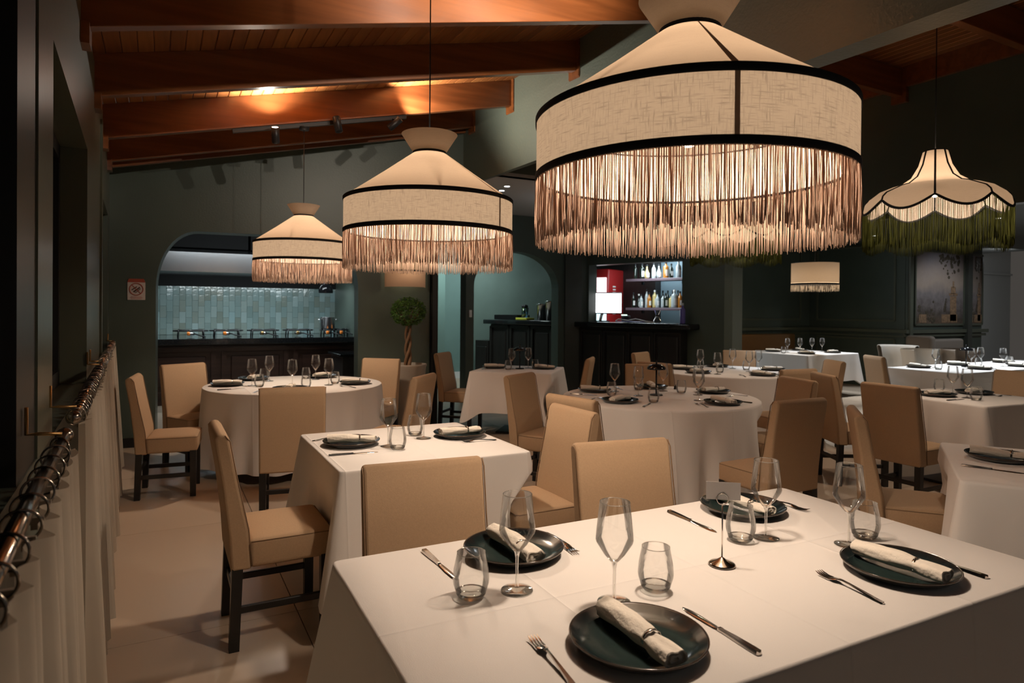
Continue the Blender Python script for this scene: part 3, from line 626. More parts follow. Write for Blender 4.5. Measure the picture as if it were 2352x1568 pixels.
d_ = MB().rbox((-.20, -.345, 1.55), (.34, .02, 1.16), .04, 2).obj('door_pane', FRIDGEL, t); MB().tube([(-.38, -.37, 1.2), (-.38, -.37, 1.7)], .012, 6).obj('door_handle', CHROME, d_)
MB().rbox((.19, -.345, 1.93), (.32, .02, .42), .01, 1).obj('poster_light', PINKPANEL, t); MB().rbox((.19, -.345, 1.38), (.32, .02, .62), .01, 1).obj('door_pane', FRIDGEL, t)
mb = MB(); [mb.box((.394, -.10, 1.42+.06*k), (.006, .12, .03)) for k in range(10)]; mb.obj('vertical_lettering', LABELW, t, 'stuff')
t = thing('till_monitor', 'glowing white till screen on a stand at the bar hatch', 'monitor', (7.05, 9.5, 1.28), math.atan2(-9.5, -7.05)+PI/2+R(4))
MB().rbox((0, .024, .33), (.49, .04, .385), .012, 2).obj('housing', BLACKP, t); MB().rbox((0, 0, .33), (.465, .008, .35), .003, 1).obj('screen', SCREEN, t)
MB().tube([(-.08, .06, .2), (-.12, .03, .1), (-.14, -.02, .02)], .025, 8).obj('stand', WHITEP, t); MB().rbox((-.1, 0, .008), (.24, .2, .015), .004, 1).obj('foot', BLACKP, t)
t = thing('card_reader', 'small black card reader with green lit bar beside the till screen', 'card reader'); t.matrix_world = BM; MB().rbox((.48, .5, 1.34), (.14, .10, .10), .01, 1).obj('casing', BLACKP, t); MB().box((.48, .446, 1.40), (.12, .008, .018)).obj('led_bar', GREENLED, t)
t = thing('carafe', 'hourglass shaped coffee carafe on the bar counter', 'carafe'); t.location = BM @ Vector((1.18, .42, 1.28)); MB().lathe([(.001, .003), (.065, .003), (.07, .03), (.022, .11), (.02, .125), (.06, .21)], 20).obj('glass_body', GLASSR, t); MB().lathe([(.027, .10), (.032, .115), (.027, .13)], 16).obj('collar', DARKW, t)
t = thing('bar_spoon_tray', 'low tray with tangled cable and tools on the bar counter', 'tray'); t.matrix_world = BM; MB().rbox((.72, .3, 1.287), (.5, .2, .014), .004, 1).obj('tray_base', BLUEB, t); MB().tube([(.5, .18, 1.30), (.6, .12, 1.33), (.75, .2, 1.31), (.95, .12, 1.34), (1.1, .2, 1.30), (1.3, .12, 1.29)], .010, 6).obj('cable', WHITEP, t)
t = thing('dome_fixture', 'small blue tinted dome fixture high on the bar wall', 'fixture'); t.location = bp(2.12, -.10, 2.36); MB().sphere((0, 0, 0), .075, 20, 12).obj('dome', BLUEG, t); MB().lathe([(.08, .02), (.08, .06), (.001, .06)], 20).obj('housing', BLACKP, t); MB().sphere((-.02, -.068, -.03), .010, 8, 6).obj('diode', DOTL, t)

# ------------------------------------------------------------------ ceiling and wall fittings
def downlight(x, y, z, lab):
    t = thing('downlight', lab, 'downlight', (x, y, z)); MB().lathe([(.035, -.002), (.05, -.004), (.05, .004), (.035, .004)], 20).obj('bezel', WHITEP, t); MB().disc(.035, -.003, 20, None, True).obj('lens', DOTL, t)
downlight(3.90, 7.42, 3.048, 'small lit downlight in the white service ceiling, nearer of a pair'); downlight(3.98, 7.72, 3.048, 'small lit downlight in the white service ceiling, farther of a pair')
for n, (x, y) in enumerate([(9.3, 5.2), (11.0, 5.2), (10.4, 7.3), (11.6, 7.5), (7.6, 5.9)]): downlight(x, y, 2.893, 'round recessed downlight above the %s' % ('long wall table', 'end of the long wall table', 'alcove table', 'mural corner', 'aisle')[n])
def spot_head(t, p, aim, lit):
    d = Vector(aim).normalized(); q = d.to_track_quat('Z', 'Y').to_matrix().to_4x4(); M = T_(p) @ q
    MB().lathe([(.001, -.10), (.034, -.10), (.036, -.09), (.036, .05), (.031, .05), (.03, .03)], 20, M).obj('spot_body', BLACKP, t)
    MB().disc(.031, .042, 20, M).obj('spot_lens', SPOTL if lit else BLACKP, t)
tx = lambda x: (x, 6.46, zr(x))
t = thing('track_light', 'black track with three spot heads under the third rafter', 'track light', (0, 0, 0))
mb = MB(); a, b = Vector((.58, 6.46, zr(.58)-.02)), Vector((2.22, 6.46, zr(2.22)-.02)); mb.bar(a, b, .036, .036); mb.obj('track', BLACKP, t)
heads = [(.93, (-.12, -.50, .80), True), (1.50, (.15, -.2, -1), False), (2.08, (.62, -.50, .62), True)]
for x, aim, lit in heads:
    z = zr(x); p = Vector((x, 6.33, z-.09)); MB().bar((x, 6.46, z-.03), (x, 6.34, z-.09), .018, .018).obj('bracket', BLACKP, t)
    spot_head(t, p, aim, lit)
    if lit: d = Vector(aim).normalized(); light('SPOT', 'track_spot_beam', p+d*.06, 130, (1, .90, .78), .02, p+d*2, 150, .6)
t = thing('track_light', 'short black track with one spot head on the far roof bay beyond the painted beam', 'track light', (0, 0, 0))
MB().bar((5.9, 4.45, 4.06), (6.7, 4.45, 4.06), .036, .04).obj('track', BLACKP, t); spot_head(t, Vector((6.43, 4.40, 3.92)), (-.25, -.8, .5), True); light('SPOT', 'track_spot_beam', (6.42, 4.34, 3.96), 40, (1, .86, .7), .02, (6.1, 3.0, 3.95), 120, .7)
t = thing('track_light', 'black track with two spot heads under the rafter overhead', 'track light', (0, 0, 0))   # lights the first rafter face seen at the top
a, b = Vector((.8, 2.77, zr(.8)-.02)), Vector((2.6, 2.77, zr(2.6)-.02)); MB().bar(a, b, .036, .036).obj('track', BLACKP, t)
for x in (1.75, 2.45):
    p = Vector((x, 2.84, zr(x)-.06)); spot_head(t, p, (-.1, .9, .55), True); light('SPOT', 'track_spot_beam', p+Vector((-.01, .06, .04)), 120, (1, .86, .70), .02, p+Vector((-.2, 1.0, .42)), 105, .8)

# wall lamp over the topiary
t = thing('wall_lamp', 'linen half drum wall lamp with dark band above the topiary tree', 'wall lamp'); t.matrix_world = T_(kp(3.02-.06, -.02, 1.74)) @ RZ(-KA)
MB().lathe([(.25, .195), (.25, .42)], 28, None, True, PI, 2*PI).obj('shade', CONEF, t); MB().lathe([(.252, .185), (.252, .205)], 28, None, True, PI, 2*PI).obj('band', TRIM, t)
MB().lathe([(.249, 0), (.249, .19)], 40, None, True, PI, 2*PI).obj('lower_shade', FRINGE, t); MB().box((0, -.02, .3), (.5, .03, .03)).obj('bracket', BLACKP, t); MB().sphere((0, -.12, .27), .03, 12, 8).obj('bulb', BULB, t)
q = t.matrix_world @ Vector((0, -.12, .18)); light('POINT', 'wall_lamp_glow', q, 2.0, (1, .80, .55), .03)

# topiary tree in its tall planter
t = thing('topiary_tree', 'clipped round topiary tree with braided trunk in a tall taupe planter', 'tree', (2.525, 7.22, 0))
MB().lathe([(.001, .005), (.135, .005), (.14, .02), (.205, .80), (.215, .83), (.215, .845), (.20, .845), (.195, .79), (.001, .77)], 40).obj('planter', POTM, t)
MB().disc(.196, .80, 24).obj('soil', BARK, t)
for ph in (0, 2.1, 4.2): MB().tube([(.028*math.cos(ph+k*.55), .028*math.sin(ph+k*.55), .78+.045*k) for k in range(13)], [.022-.0007*k for k in range(13)], 7).obj('trunk', BARK, t)
for a in range(7): MB().tube([(0, 0, 1.28), (.1*math.cos(a*.9), .1*math.sin(a*.9), 1.38), (.17*math.cos(a*.9), .17*math.sin(a*.9), 1.48)], [.012, .008, .004], 5).obj('branch', BARK, t)
mb = MB()
for k in range(1900):
    th = random.uniform(0, 2*PI); c = random.uniform(-1, 1); rr = random.uniform(.55, 1.0)**.5
    p = Vector((.205*rr*math.sqrt(1-c*c)*math.cos(th), .205*rr*math.sqrt(1-c*c)*math.sin(th), 1.44+.165*rr*c+random.uniform(-.01, .015)))
    Mx = T_(p) @ Euler((random.uniform(-1.2, 1.2), random.uniform(-1.2, 1.2), random.uniform(0, 6.3))).to_matrix().to_4x4(); s = random.uniform(.012, .022)
    mb.add([(0, -s, 0), (s*.5, 0, .004), (0, s, 0), (-s*.5, 0, .004)], [(0, 1, 2), (0, 2, 3)], False, Mx)
mb.obj('foliage', LEAF2, t, 'stuff', False)

# ------------------------------------------------------------------ pendant lamps
def fringe_mesh(r, ztop, length, n, w, zt=None, zb=None, jit=.010):
    mb = MB()
    for k in range(n):
        a = 2*PI*k/n+random.uniform(-.4, .4)*2*PI/n; rr = r+random.uniform(-.006, .004); ln = length+random.uniform(-jit, jit)
        z0 = ztop+(zt(a) if zt else 0); z1 = ztop-ln+(zb(a) if zb else 0); da = random.gauss(0, .010)*.35; wob = random.gauss(0, .0022)
        pts = []
        for i in range(4):
            q = i/3; aa = a+da*q*q/max(r, .2); pp = rr+wob*math.sin(q*PI)+random.gauss(0, .0012)*q
            pts.append(Vector((pp*math.cos(aa), pp*math.sin(aa), z0+(z1-z0)*q)))
        s = w*random.uniform(.75, 1.25); tw = random.uniform(0, PI)
        vs = []
        for p in pts:
            for j in range(3): vs.append(p+Vector((math.cos(tw+2.094*j)*s, math.sin(tw+2.094*j)*s, 0)))
        fs = [(3*i+j, 3*i+(j+1) % 3, 3*i+3+(j+1) % 3, 3*i+3+j) for i in range(3) for j in range(3)]+[(9, 10, 11)]
        mb.add(vs, fs, True)
    return mb
PR = .45; D1_ = .363
def big_pendant():
    t = thing('pendant_lamp', '', 'lamp')      # origin on the fringe hem
    D0, D1, NK, TP = .197, .363, .622, .723     # lower band, upper band, neck, flare top
    dr_ = MB().lathe([(PR, D0), (PR, D1)], 96).obj('drum_shade', LINEN, t, fix=False)
    co_ = MB().lathe([(PR, D1), (PR*.55, D1+(NK-D1)*.545), (.085, NK)], 96).obj('cone_shade', CONEF, t, fix=False)
    MB().lathe([(.085, NK), (.150, TP)], 64).obj('flared_collar', CONEF, t, fix=False)
    for z in (D0-.004, D1-.004): MB().lathe([(PR+.0015, z-.011), (PR+.004, z-.009), (PR+.004, z+.009), (PR+.0015, z+.011)], 96).obj('ribbon_band', TRIM, t)
    MB().lathe([(.0865, NK-.012), (.090, NK-.010), (.090, NK+.009), (.0865, NK+.011)], 48).obj('neck_band', TRIM, t)
    fr_ = fringe_mesh(PR-.002, D0-.006, D0-.006, 1050, .0013).obj('fringe', FRINGE, t, 'stuff', False)
    MB().lathe([(PR-.004, D0-.016), (PR+.001, D0-.016), (PR+.001, D0-.006), (PR-.004, D0-.006)], 72).obj('fringe_heading', SEAMF, fr_)
    MB().lathe([(PR+.0008, D0), (PR+.0008, D1)], 2, None, True, -.014, .014).obj('drum_seam', SEAMF, dr_, fix=False)
    MB().lathe([(PR+.0008, D1+.0006), (.0858, NK+.0006)], 2, None, True, -.02, .02).obj('cone_seam', SEAMF, co_, fix=False)
    mb = MB()
    for z in (D0, D1): mb.tube([((PR-.004)*math.cos(2*PI*i/48), (PR-.004)*math.sin(2*PI*i/48), z) for i in range(48)], .0025, 6, True)
    for k in range(4): a = PI/4+PI/2*k; mb.tube([(PR*math.cos(a)*.99, PR*math.sin(a)*.99, D1), (.02*math.cos(a), .02*math.sin(a), D1+.03)], .003, 6)
    mb.obj('wire_frame', BLACKP, t)
    MB().lathe([(.001, D1+.01), (.018, D1+.01), (.018, D1+.06), (.001, D1+.07)], 16).obj('lamp_holder', BLACKP, t)
    MB().sphere((0, 0, D1-.035), .042, 18, 12).obj('bulb', BULB, t)
    return t
bigp = remember(big_pendant()); first = []
def pend(x, y, z, rz, ceil, lab, e):
    o = place(bigp, (x, y, z), rz, lab, 'lamp', 'large fringed linen pendants', first)
    c = MB(); c.tube([(0, 0, D1_+.09), (0, 0, ceil-z)], .0035, 6); c.obj('cord', BLACKP, o); r = MB(); r.lathe([(.001, ceil-z-.03), (.045, ceil-z-.028), (.05, ceil-z)], 20); r.obj('ceiling_rose', BLACKP, o)
    light('POINT', 'pendant_glow', (x, y, z+.25), e, WARM, .05); light('POINT', 'pendant_top_glow', (x, y, z+.535), e*.15, WARM, .02)
va = lambda x, y: math.atan2(-y, -x)
pend(1.378, 1.468, 1.67, va(1.378, 1.468)+R(13.6), zr(1.378)+.27, 'largest looking fringed pendant lamp, hanging over the long front table', 50)
pend(1.284, 3.345, 1.69, va(1.284, 3.345)+R(52), zr(1.284)+.27, 'fringed linen pendant lamp hanging over the small square table', 52)
pend(1.21, 6.46, 1.73, va(1.21, 6.46)+R(120), zr(1.21)-.038, 'fringed linen pendant lamp hanging over the round table before the kitchen arch', 58)

def tulip():
    t = thing('tulip_lamp', '', 'lamp')       # origin at the hem of the green fringe
    prof = [(.082, .695), (.088, .675), (.112, .585), (.165, .49), (.245, .435), (.31, .418), (.39, .385), (.455, .33), (.49, .27), (.50, .21)]
    n = 8; SG = 96
    def pinch(a): u = (a*n/(2*PI)) % 1; return abs(math.sin(PI*u))       # 0 on a rib, 1 in the middle of a panel
    rf = lambda a, z: 1-.045*(1-pinch(a))*min(1, max(0, (.62-z)/.2))
    mb = MB(); vs = []; fs = []
    for k, (r, z) in enumerate(prof):
        for i in range(SG):
            a = 2*PI*i/SG; low = max(0, (k-6)/3); zz = z+low*.085*(1-pinch(a))**1.0; vs.append((r*rf(a, z)*math.cos(a), r*rf(a, z)*math.sin(a), zz))
    for k in range(len(prof)-1):
        for i in range(SG): j = (i+1) % SG; fs.append((k*SG+i, k*SG+j, (k+1)*SG+j, (k+1)*SG+i))
    mb.add(vs, fs, True); mb.obj('panelled_shade', CONEF, t, fix=False)
    for q in range(n):
        i = q*SG//n; MB().tube([Vector(vs[k*SG+i])*1.002 for k in range(len(prof))], .007, 6).obj('rib_piping', TRIM, t)
    rim = [Vector(vs[(len(prof)-1)*SG+i]) for i in range(SG)]; MB().tube(rim, .010, 6, True).obj('hem_piping', TRIM, t)
    MB().tube([Vector(vs[i]) for i in range(SG)], .005, 6, True).obj('top_piping', TRIM, t)
    up = lambda a: .085*(1-pinch(a))
    fringe_mesh(.492, .205, .285, 900, .0012, up, lambda a: .055*(1-pinch(a))).obj('fringe', FRINGEG, t, 'stuff', False)
    MB().sphere((0, 0, .375), .035, 16, 10).obj('bulb', BULB, t); MB().lathe([(.001, .41), (.016, .41), (.016, .46), (.001, .47)], 12).obj('lamp_holder', BLACKP, t)
    return t
tul = remember(tulip())
def ptul(x, y, z, rz, ceil, lab, e):
    o = place(tul, (x, y, z), rz, lab, 'lamp', 'scalloped tulip pendants with green fringe', first)
    MB().tube([(0, 0, .5), (0, 0, ceil-z)], .0035, 6).obj('cord', BLACKP, o); MB().lathe([(.001, ceil-z-.03), (.045, ceil-z-.028), (.05, ceil-z)], 16).obj('ceiling_rose', BLACKP, o)
    light('POINT', 'tulip_glow', (x, y, z+.31), e, WARM, .05); light('POINT', 'tulip_top_glow', (x, y, z+.565), e*.13, WARM, .02)
ptul(5.29, 2.94, 2.03, va(5.29, 2.94), 4.09, 'tulip shaped panelled lamp with green fringe over the square table', 42); ptul(5.77, 5.39, 2.08, va(5.77, 5.39)+.2, 4.09, 'green fringed tulip lamp half hidden behind the largest pendant', 34)
t = thing('drum_pendant', 'small cream drum pendant with dark band hanging in the panelled alcove', 'lamp', (9.85, 7.43, 1.82))
MB().lathe([(.375, .15), (.375, .49)], 48).obj('drum_shade', CONEF, t, fix=False); MB().lathe([(.378, .115), (.378, .145)], 48).obj('ribbon_band', TRIM, t); fringe_mesh(.374, .115, .10, 260, .0022).obj('fringe', CONEF, t, 'stuff', False); MB().lathe([(.376, .485), (.376, .495)], 48).obj('top_wire', BLACKP, t)
MB().tube([(0, 0, .3), (0, 0, 1.07)], .004, 6).obj('cord', BLACKP, t); MB().sphere((0, 0, .27), .04, 14, 10).obj('bulb', BULB, t); light('POINT', 'drum_glow', (9.85, 7.43, 2.02), 26, (1, .78, .55), .05)

# ------------------------------------------------------------------ cafe curtains on the window wall
def rx_(y): return -.155-.033*y
rods = [(.5, 2.14, 'first cafe curtain rod, large and close at the photo edge', 13), (2.50, 4.55, 'middle cafe curtain rod with a flat round end cap', 24), (4.62, 7.62, 'far cafe curtain rod running to the back wall', 30)]
for n, (y0, y1, lab, nr) in enumerate(rods):
    t = thing('curtain_rod', lab, 'curtain rod', (0, 0, 0), 0, 'curtain rods along the windows'); z = 1.12
    A, B = Vector((rx_(y0), y0, z)), Vector((rx_(y1), y1, z)); d = (B-A).normalized()
    MB().tube([A, B], .0145, 14).obj('rod', DCHROME, t)
    for P, s in ((A, -1), (B, 1)): MB().tube([P+d*s*-.004, P+d*s*.02], .021, 18).obj('end_cap', DCHROME, t)
    for y in (y0+.12, y1-.06): x = rx_(y); MB().tube([(x, y, z+.016), (x-.05, y, z+.02), (wx(y)+.004, y, z+.02), (wx(y)+.004, y, z+.09)], .005, 6).obj('bracket', BRASS, t)
    lb = ['cafe curtain on the closest rod, ivory and pleated, at the photo edge', 'ivory pleated cafe curtain on the middle window rod', 'ivory pleated cafe curtain on the far window rod by the kitchen wall'][n]
    c = thing('cafe_curtain', lb, 'curtain', (0, 0, 0), 0, 'cafe curtains along the windows')
    mb = MB(); ny = int((y1-y0)/.011); nz = 16; vs = []; fs = []
    for i in range(ny+1):
        y = y0+.02+(y1-y0-.04)*i/ny; s = y*2*PI
        for k in range(nz+1):
            q = k/nz; zz = 1.092-.004*math.cos(s*9)-(1.06+.012*math.sin(s*1.7))*q
            amp = (.012+.016*q)*(1+.35*math.sin(s*.9)); x = rx_(y)+.030+.016*q+.004*y*(q-.3)+amp*(math.sin(s*8.5+1.2*q)+.35*math.sin(s*3.1+q))
            x = max(x, wx(y)+.012); vs.append((x, y+.006*math.sin(s*8.5+1)*q, zz))
    for i in range(ny):
        for k in range(nz): a = i*(nz+1)+k; fs.append((a, a+1, a+nz+2, a+nz+1))
    mb.add(vs, fs, True); mb.obj('pleated_cloth', CURT, c, fix=False)
    ring = None
    for k in range(nr):
        y = y0+.06+(y1-y0-.12)*(k+.5)/nr+random.uniform(-.012, .012)
        if ring is None:
            ring = o = MB().tube([(.0285*math.cos(2*PI*i/26), 0, .0285*math.sin(2*PI*i/26)) for i in range(26)], .0026, 6, True).obj('curtain_ring', DCHROME, c)
        else: o = ring.copy(); COL.objects.link(o)
        o.location = (rx_(y), y, z-.012); o.rotation_euler = (random.gauss(0, .12), random.gauss(0, .05), random.gauss(0, .25))
    cl_ = MB()
    for k in range(nr): y = y0+.06+(y1-y0-.12)*(k+.5)/nr; cl_.box((rx_(y)+.012, y, 1.082), (.02, .008, .022))
    cl_.obj('clip_strip', CURT, c, 'stuff')

# ------------------------------------------------------------------ chairs
def chair_proto():
    t = thing('dining_chair', '', 'chair')
    prof = [(-.212, .345), (-.222, .50), (-.248, .72), (-.276, .885), (-.278, .918), (-.262, .937), (-.236, .936), (-.220, .915), (-.188, .74), (-.142, .52), (-.128, .345)]
    o = MB().prism(prof, -.216, .216).obj('backrest', CHAIRF, t)
    m = o.modifiers.new('b', 'BEVEL'); m.width = .014; m.segments = 3; m.limit_method = 'ANGLE'; m.angle_limit = R(50)
    sharp(o, 60)
    for s in (-1, 1):
        MB().tube([(s*.2165, y, z) for y, z in [(-.128, .36), (-.142, .52), (-.188, .74), (-.218, .905), (-.238, .93)]], .0028, 5).obj('piping', mat_pipe, o)
    mb = MB(); bm = bmesh.new(); bmesh.ops.create_cube(bm, size=1)
    for v in bm.verts: v.co = Vector((v.co.x*.432, v.co.y*.36+.040, v.co.z*.125+.4105))
    bmesh.ops.bevel(bm, geom=bm.edges[:], offset=.022, segments=3, profile=.5, affect='EDGES'); bmesh.ops.subdivide_edges(bm, edges=[e for e in bm.edges if e.calc_length() > .2], cuts=4, use_grid_fill=True)
    for v in bm.verts:
        if v.co.z > .46: v.co.z += .010*(1-(v.co.x/.22)**2)*(1-((v.co.y-.04)/.19)**2)
    bm.verts.index_update(); mb.add([v.co for v in bm.verts], [[v.index for v in f.verts] for f in bm.faces], True); bm.free(); se_ = mb.obj('seat', CHAIRF, t)
    MB().tube([(-.214, -.13, .462), (-.214, .205, .462), (-.2, .219, .462), (.2, .219, .462), (.214, .205, .462), (.214, -.13, .462)], .0024, 5).obj('seat_piping', mat_pipe, se_)
    for sx in (-1, 1):
        for sy in (-1, 1):
            y0 = -.185 if sy < 0 else .188; dy = -.012 if sy < 0 else 0
            lg = MB(); a = .0205; lg.add([(sx*.192+i*a, y0+dy+j*a, 0) for i, j in ((-1, -1), (1, -1), (1, 1), (-1, 1))]+[(sx*.192+i*a*1.08, y0+j*a*1.08, .36) for i, j in ((-1, -1), (1, -1), (1, 1), (-1, 1))], [(3, 2, 1, 0), (4, 5, 6, 7), (0, 1, 5, 4), (1, 2, 6, 5), (2, 3, 7, 6), (3, 0, 4, 7)]); lg.obj('leg', BLACKM, t)
        MB().rbox((sx*.192, 0, .17), (.018, .36, .032), .004, 1, smooth=False).obj('side_rail', BLACKM, t)
    MB().rbox((0, -.188, .215), (.37, .018, .032), .004, 1, smooth=False).obj('cross_rail', BLACKM, t)
    return t
mat_pipe = mat('beige_piping_seam', (.20, .125, .07), .85)
chair = remember(chair_proto())
CH = [  # x, y, facing, label
 (.077, 5.916, -7, 'beige chair at the curtain side of the round table before the kitchen'),
 (.32, 6.80, -62, 'beige chair behind the round kitchen table, in front of the arch'),
 (1.97, 6.78, -132, 'beige chair behind the round kitchen table, next to the topiary planter'),
 (.85, 4.88, 79, 'beige chair seen squarely from behind at the round kitchen table'),
 (1.73, 5.24, 137, 'beige chair at the round kitchen table turned away, before the planter'),
 (3.30, 7.47, -45, 'beige chair at the slanted small table, corridor side'),
 (2.80, 4.62, -60, 'beige chair at the middle round table, curtain side with seat showing'),
 (2.51, 3.47, 10, 'beige chair seen from behind at the middle round table, behind the small square one'),
 (1.77, 3.03, 180, 'beige chair at the mural side of the small square table'),
 (.485, 3.23, 0, 'whole beige chair in side view at the curtain side of the small square table'),
 (.80, 1.945, -96, 'beige chair across the long front table beside the wine glass and plate'),
 (1.645, 1.93, -99, 'beige chair across the long front table behind the place card'),
 (3.49, 2.97, 88, 'brown shaded chair at the middle round table, back and seat edge showing'),
 (4.33, 3.66, 165, 'beige chair facing us across the mural side of the middle round table'),
 (5.34, 4.42, 84, 'beige chair seen from behind at the bar side round table'),
 (6.47, 4.90, 150, 'beige chair in half profile at the bar side round table, black legs showing'),
 (5.36, 3.66, -30, 'beige chair half hidden behind the brown shaded one at the tulip lamp table'),
 (8.10, 4.97, -29, 'small far beige chair at the near end of the long wall table'),
 (5.08, 3.0, 0, 'brown shaded chair with black legs showing, at the table under the tulip lamp'),
 (3.55, 2.10, -50, 'beige chair in side view beyond the long front table, at the cut off table'),
 (6.87, 3.16, 180, 'beige chair cut by the photo edge beyond the tulip lamp table'),
 (5.63, 6.52, -65, 'beige chair in front of the bar panels behind the bar side round table'),
 (4.15, 6.34, 137, 'narrow beige chair seen edge on at the slanted small table'),
 (4.21, 5.00, -124, 'beige chair behind the middle round table, behind the black table lamp'),
 (4.82, 5.40, 10, 'beige chair back between the two round tables'),
 (6.95, 6.38, -134, 'beige chair behind the bar side round table, before the alcove'),
]
for x, y, a, lab in CH: place(chair, (x, y, 0), R(a-90), lab, 'chair', 'beige dining chairs', first)

def tub(x, y, a, lab, m, ribs):
    t = thing('tub_chair', lab, 'chair', (x, y, 0), R(a-90), 'cream tub chairs')
    prof = [(.27, .30), (.275, .5), (.30, .74), (.325, .88), (.315, .90), (.285, .895), (.262, .86), (.24, .72), (.215, .5), (.21, .30)]
    MB().lathe(prof, 30, None, True, R(180-12), R(360+12), (lambda a, z: 1+.010*math.sin(a*26)) if ribs else None).obj('curved_back', m, t)
    MB().rbox((0, .02, .42), (.46, .46, .16), .04, 3).obj('seat_cushion', m, t); MB().rbox((0, .02, .33), (.48, .48, .06), .015, 2).obj('seat_base', m, t)
    for sx in (-1, 1):
        for sy in (-1, 1): MB().tube([(sx*.19, .02+sy*.19, .32), (sx*.20, .02+sy*.20, 0)], [.016, .011], 8).obj('leg', BLACKP, t)
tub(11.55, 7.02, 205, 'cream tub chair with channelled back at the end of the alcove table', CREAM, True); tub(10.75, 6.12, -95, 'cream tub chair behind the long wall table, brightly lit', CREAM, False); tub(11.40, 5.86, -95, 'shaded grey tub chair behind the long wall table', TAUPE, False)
t = thing('banquette', 'brown upholstered banquette along the alcove wall', 'bench', (10.6, 9.25, 0)); MB().rbox((0, .24, .68), (2.6, .14, .68), .04, 3).obj('backrest', BROWNL, t); MB().rbox((0, -.06, .38), (2.6, .55, .16), .04, 3).obj('seat', BROWNL, t); MB().box((0, -.02, .15), (2.56, .46, .30)).obj('plinth', BLACKM, t)
t = thing('banquette', 'taupe banquette end with rounded top below the wide mural', 'bench', (13.2, 7.1, 0)); MB().rbox((-.66, .10, .55), (.16, .5, 1.0), .06, 3).obj('end_panel', TAUPE, t); MB().rbox((.2, .26, .62), (1.6, .14, .7), .05, 3).obj('backrest', TAUPE, t); MB().rbox((.2, 0, .36), (1.6, .5, .16), .04, 3).obj('seat', TAUPE, t); MB().box((.2, .03, .14), (1.5, .4, .28)).obj('plinth', BLACKM, t)

# ------------------------------------------------------------------ tables and cloths
def dents_for(cx, cy, rad):
    return [(x, y, R(a)) for x, y, a, _ in CH if math.hypot(x-cx, y-cy) < rad]
def drape(name, outline, c, rz, hang, lab, corner=None, flare=.05, folds=(18, .02), dents=(), group='white tablecloths', seed=0, drop=.10):
    """outline: (point, outward normal, corner weight) round the table edge in local coordinates"""
    rnd = random.Random(seed); n = len(outline); rows = [0, .006, .016, .03, .06, .11, .17, .24, .32, .41, .5, .6, .7, .8, .9, 1]
    mb = MB(); vs = []; ca, sa = math.cos(rz), math.sin(rz); ph = [rnd.uniform(0, 6.28) for _ in range(4)]
    for t in rows:
        for i, (p, nn, w) in enumerate(outline):
            u = i/n*2*PI
            H = hang+drop*w; z = .752-H*t
            rr = .006*min(1, t/.02)*(1 if t > 0 else 0)
            fo = folds[1]*(t**.8)*(.6*math.sin(folds[0]*u+ph[0])+.4*math.sin((folds[0]*.53)*u+ph[1])+.5*math.sin(round(folds[0]*1.7)*u+ph[2])*t)
            off = rr+flare*t*(1-.35*w)+fo+w*drop*.85*t
            x, y = p[0]+nn[0]*off, p[1]+nn[1]*off
            if t <= .016: z = .752-.004*(t/.016)
            X, Y = c[0]+x*ca-y*sa, c[1]+x*sa+y*ca
            for (dx, dy, a) in dents:
                fx, fy = math.cos(a), math.sin(a); lx = (X-dx)*fy-(Y-dy)*fx; ly = (X-dx)*fx+(Y-dy)*fy
                kx = max(0, min(1, (.30-abs(lx))/.07)); kz = max(0, min(1, (.66-z)/.16))
                if kx > 0 and kz > 0 and -.30 < ly < .245:
                    mv = (.245-ly)*kx*kz; X += fx*mv; Y += fy*mv
                # the raised back of a tucked chair
            vs.append((X-c[0], Y-c[1], z))
    fs = [(k*n+i, (k+1)*n+i, (k+1)*n+(i+1) % n, k*n+(i+1) % n) for k in range(len(rows)-1) for i in range(n)]+[tuple(range(n))]
    mb.add(vs, fs, True); o = mb.obj(name, CLOTH, None, fix=False)
    # keep vertex positions in the table's own frame so the ironed creases follow the table
    Rm = Matrix.Rotation(-rz, 4, 'Z'); o.data.transform(Rm); o.location = (c[0], c[1], 0); o.rotation_euler = (0, 0, rz)
    bm = bmesh.new(); bm.from_mesh(o.data); bmesh.ops.recalc_face_normals(bm, faces=bm.faces[:]); bm.to_mesh(o.data); bm.free()
    for pz in o.data.polygons:
        if len(pz.vertices) > 4 and pz.normal.z < 0: o.data.flip_normals(); break
    return tag(o, lab, 'tablecloth', group)
def rect_outline(a, b, step=.018, r=.018):
    out = []
    cs = [(a, -b), (a, b), (-a, b), (-a, -b)]
    for k in range(4):
        p, q = Vector(cs[k]), Vector(cs[(k+1) % 4]); d = (q-p).normalized(); nn = Vector((d.y, -d.x)); Ln = (q-p).length
        m = max(8, int(Ln/step))
        for i in range(m):
            s = Ln*i/m; e = min(s, Ln-s); w = math.exp(-(e/.085)**2); pt = p+d*s
            prev = Vector((cs[k][0]-cs[k-1][0], cs[k][1]-cs[k-1][1])).normalized(); pn = Vector((prev.y, -prev.x)); nx = Vector((cs[(k+2) % 4][0]-cs[(k+1) % 4][0], cs[(k+2) % 4][1]-cs[(k+1) % 4][1])).normalized(); nxn = Vector((nx.y, -nx.x))
            if s < .10: v = (nn*(.5+.5*s/.10)+pn*(.5-.5*s/.10)).normalized()
            elif Ln-s < .10: v = (nn*(.5+.5*(Ln-s)/.10)+nxn*(.5-.5*(Ln-s)/.10)).normalized()
            else: v = nn
            if e < r:   # soft corner
                cv = (p if s < Ln/2 else q); k2 = (r-e)/r; pt = pt+(-(cv.normalized()))*r*.35*k2
            out.append(((pt.x, pt.y), (v.x, v.y), w))
    return out
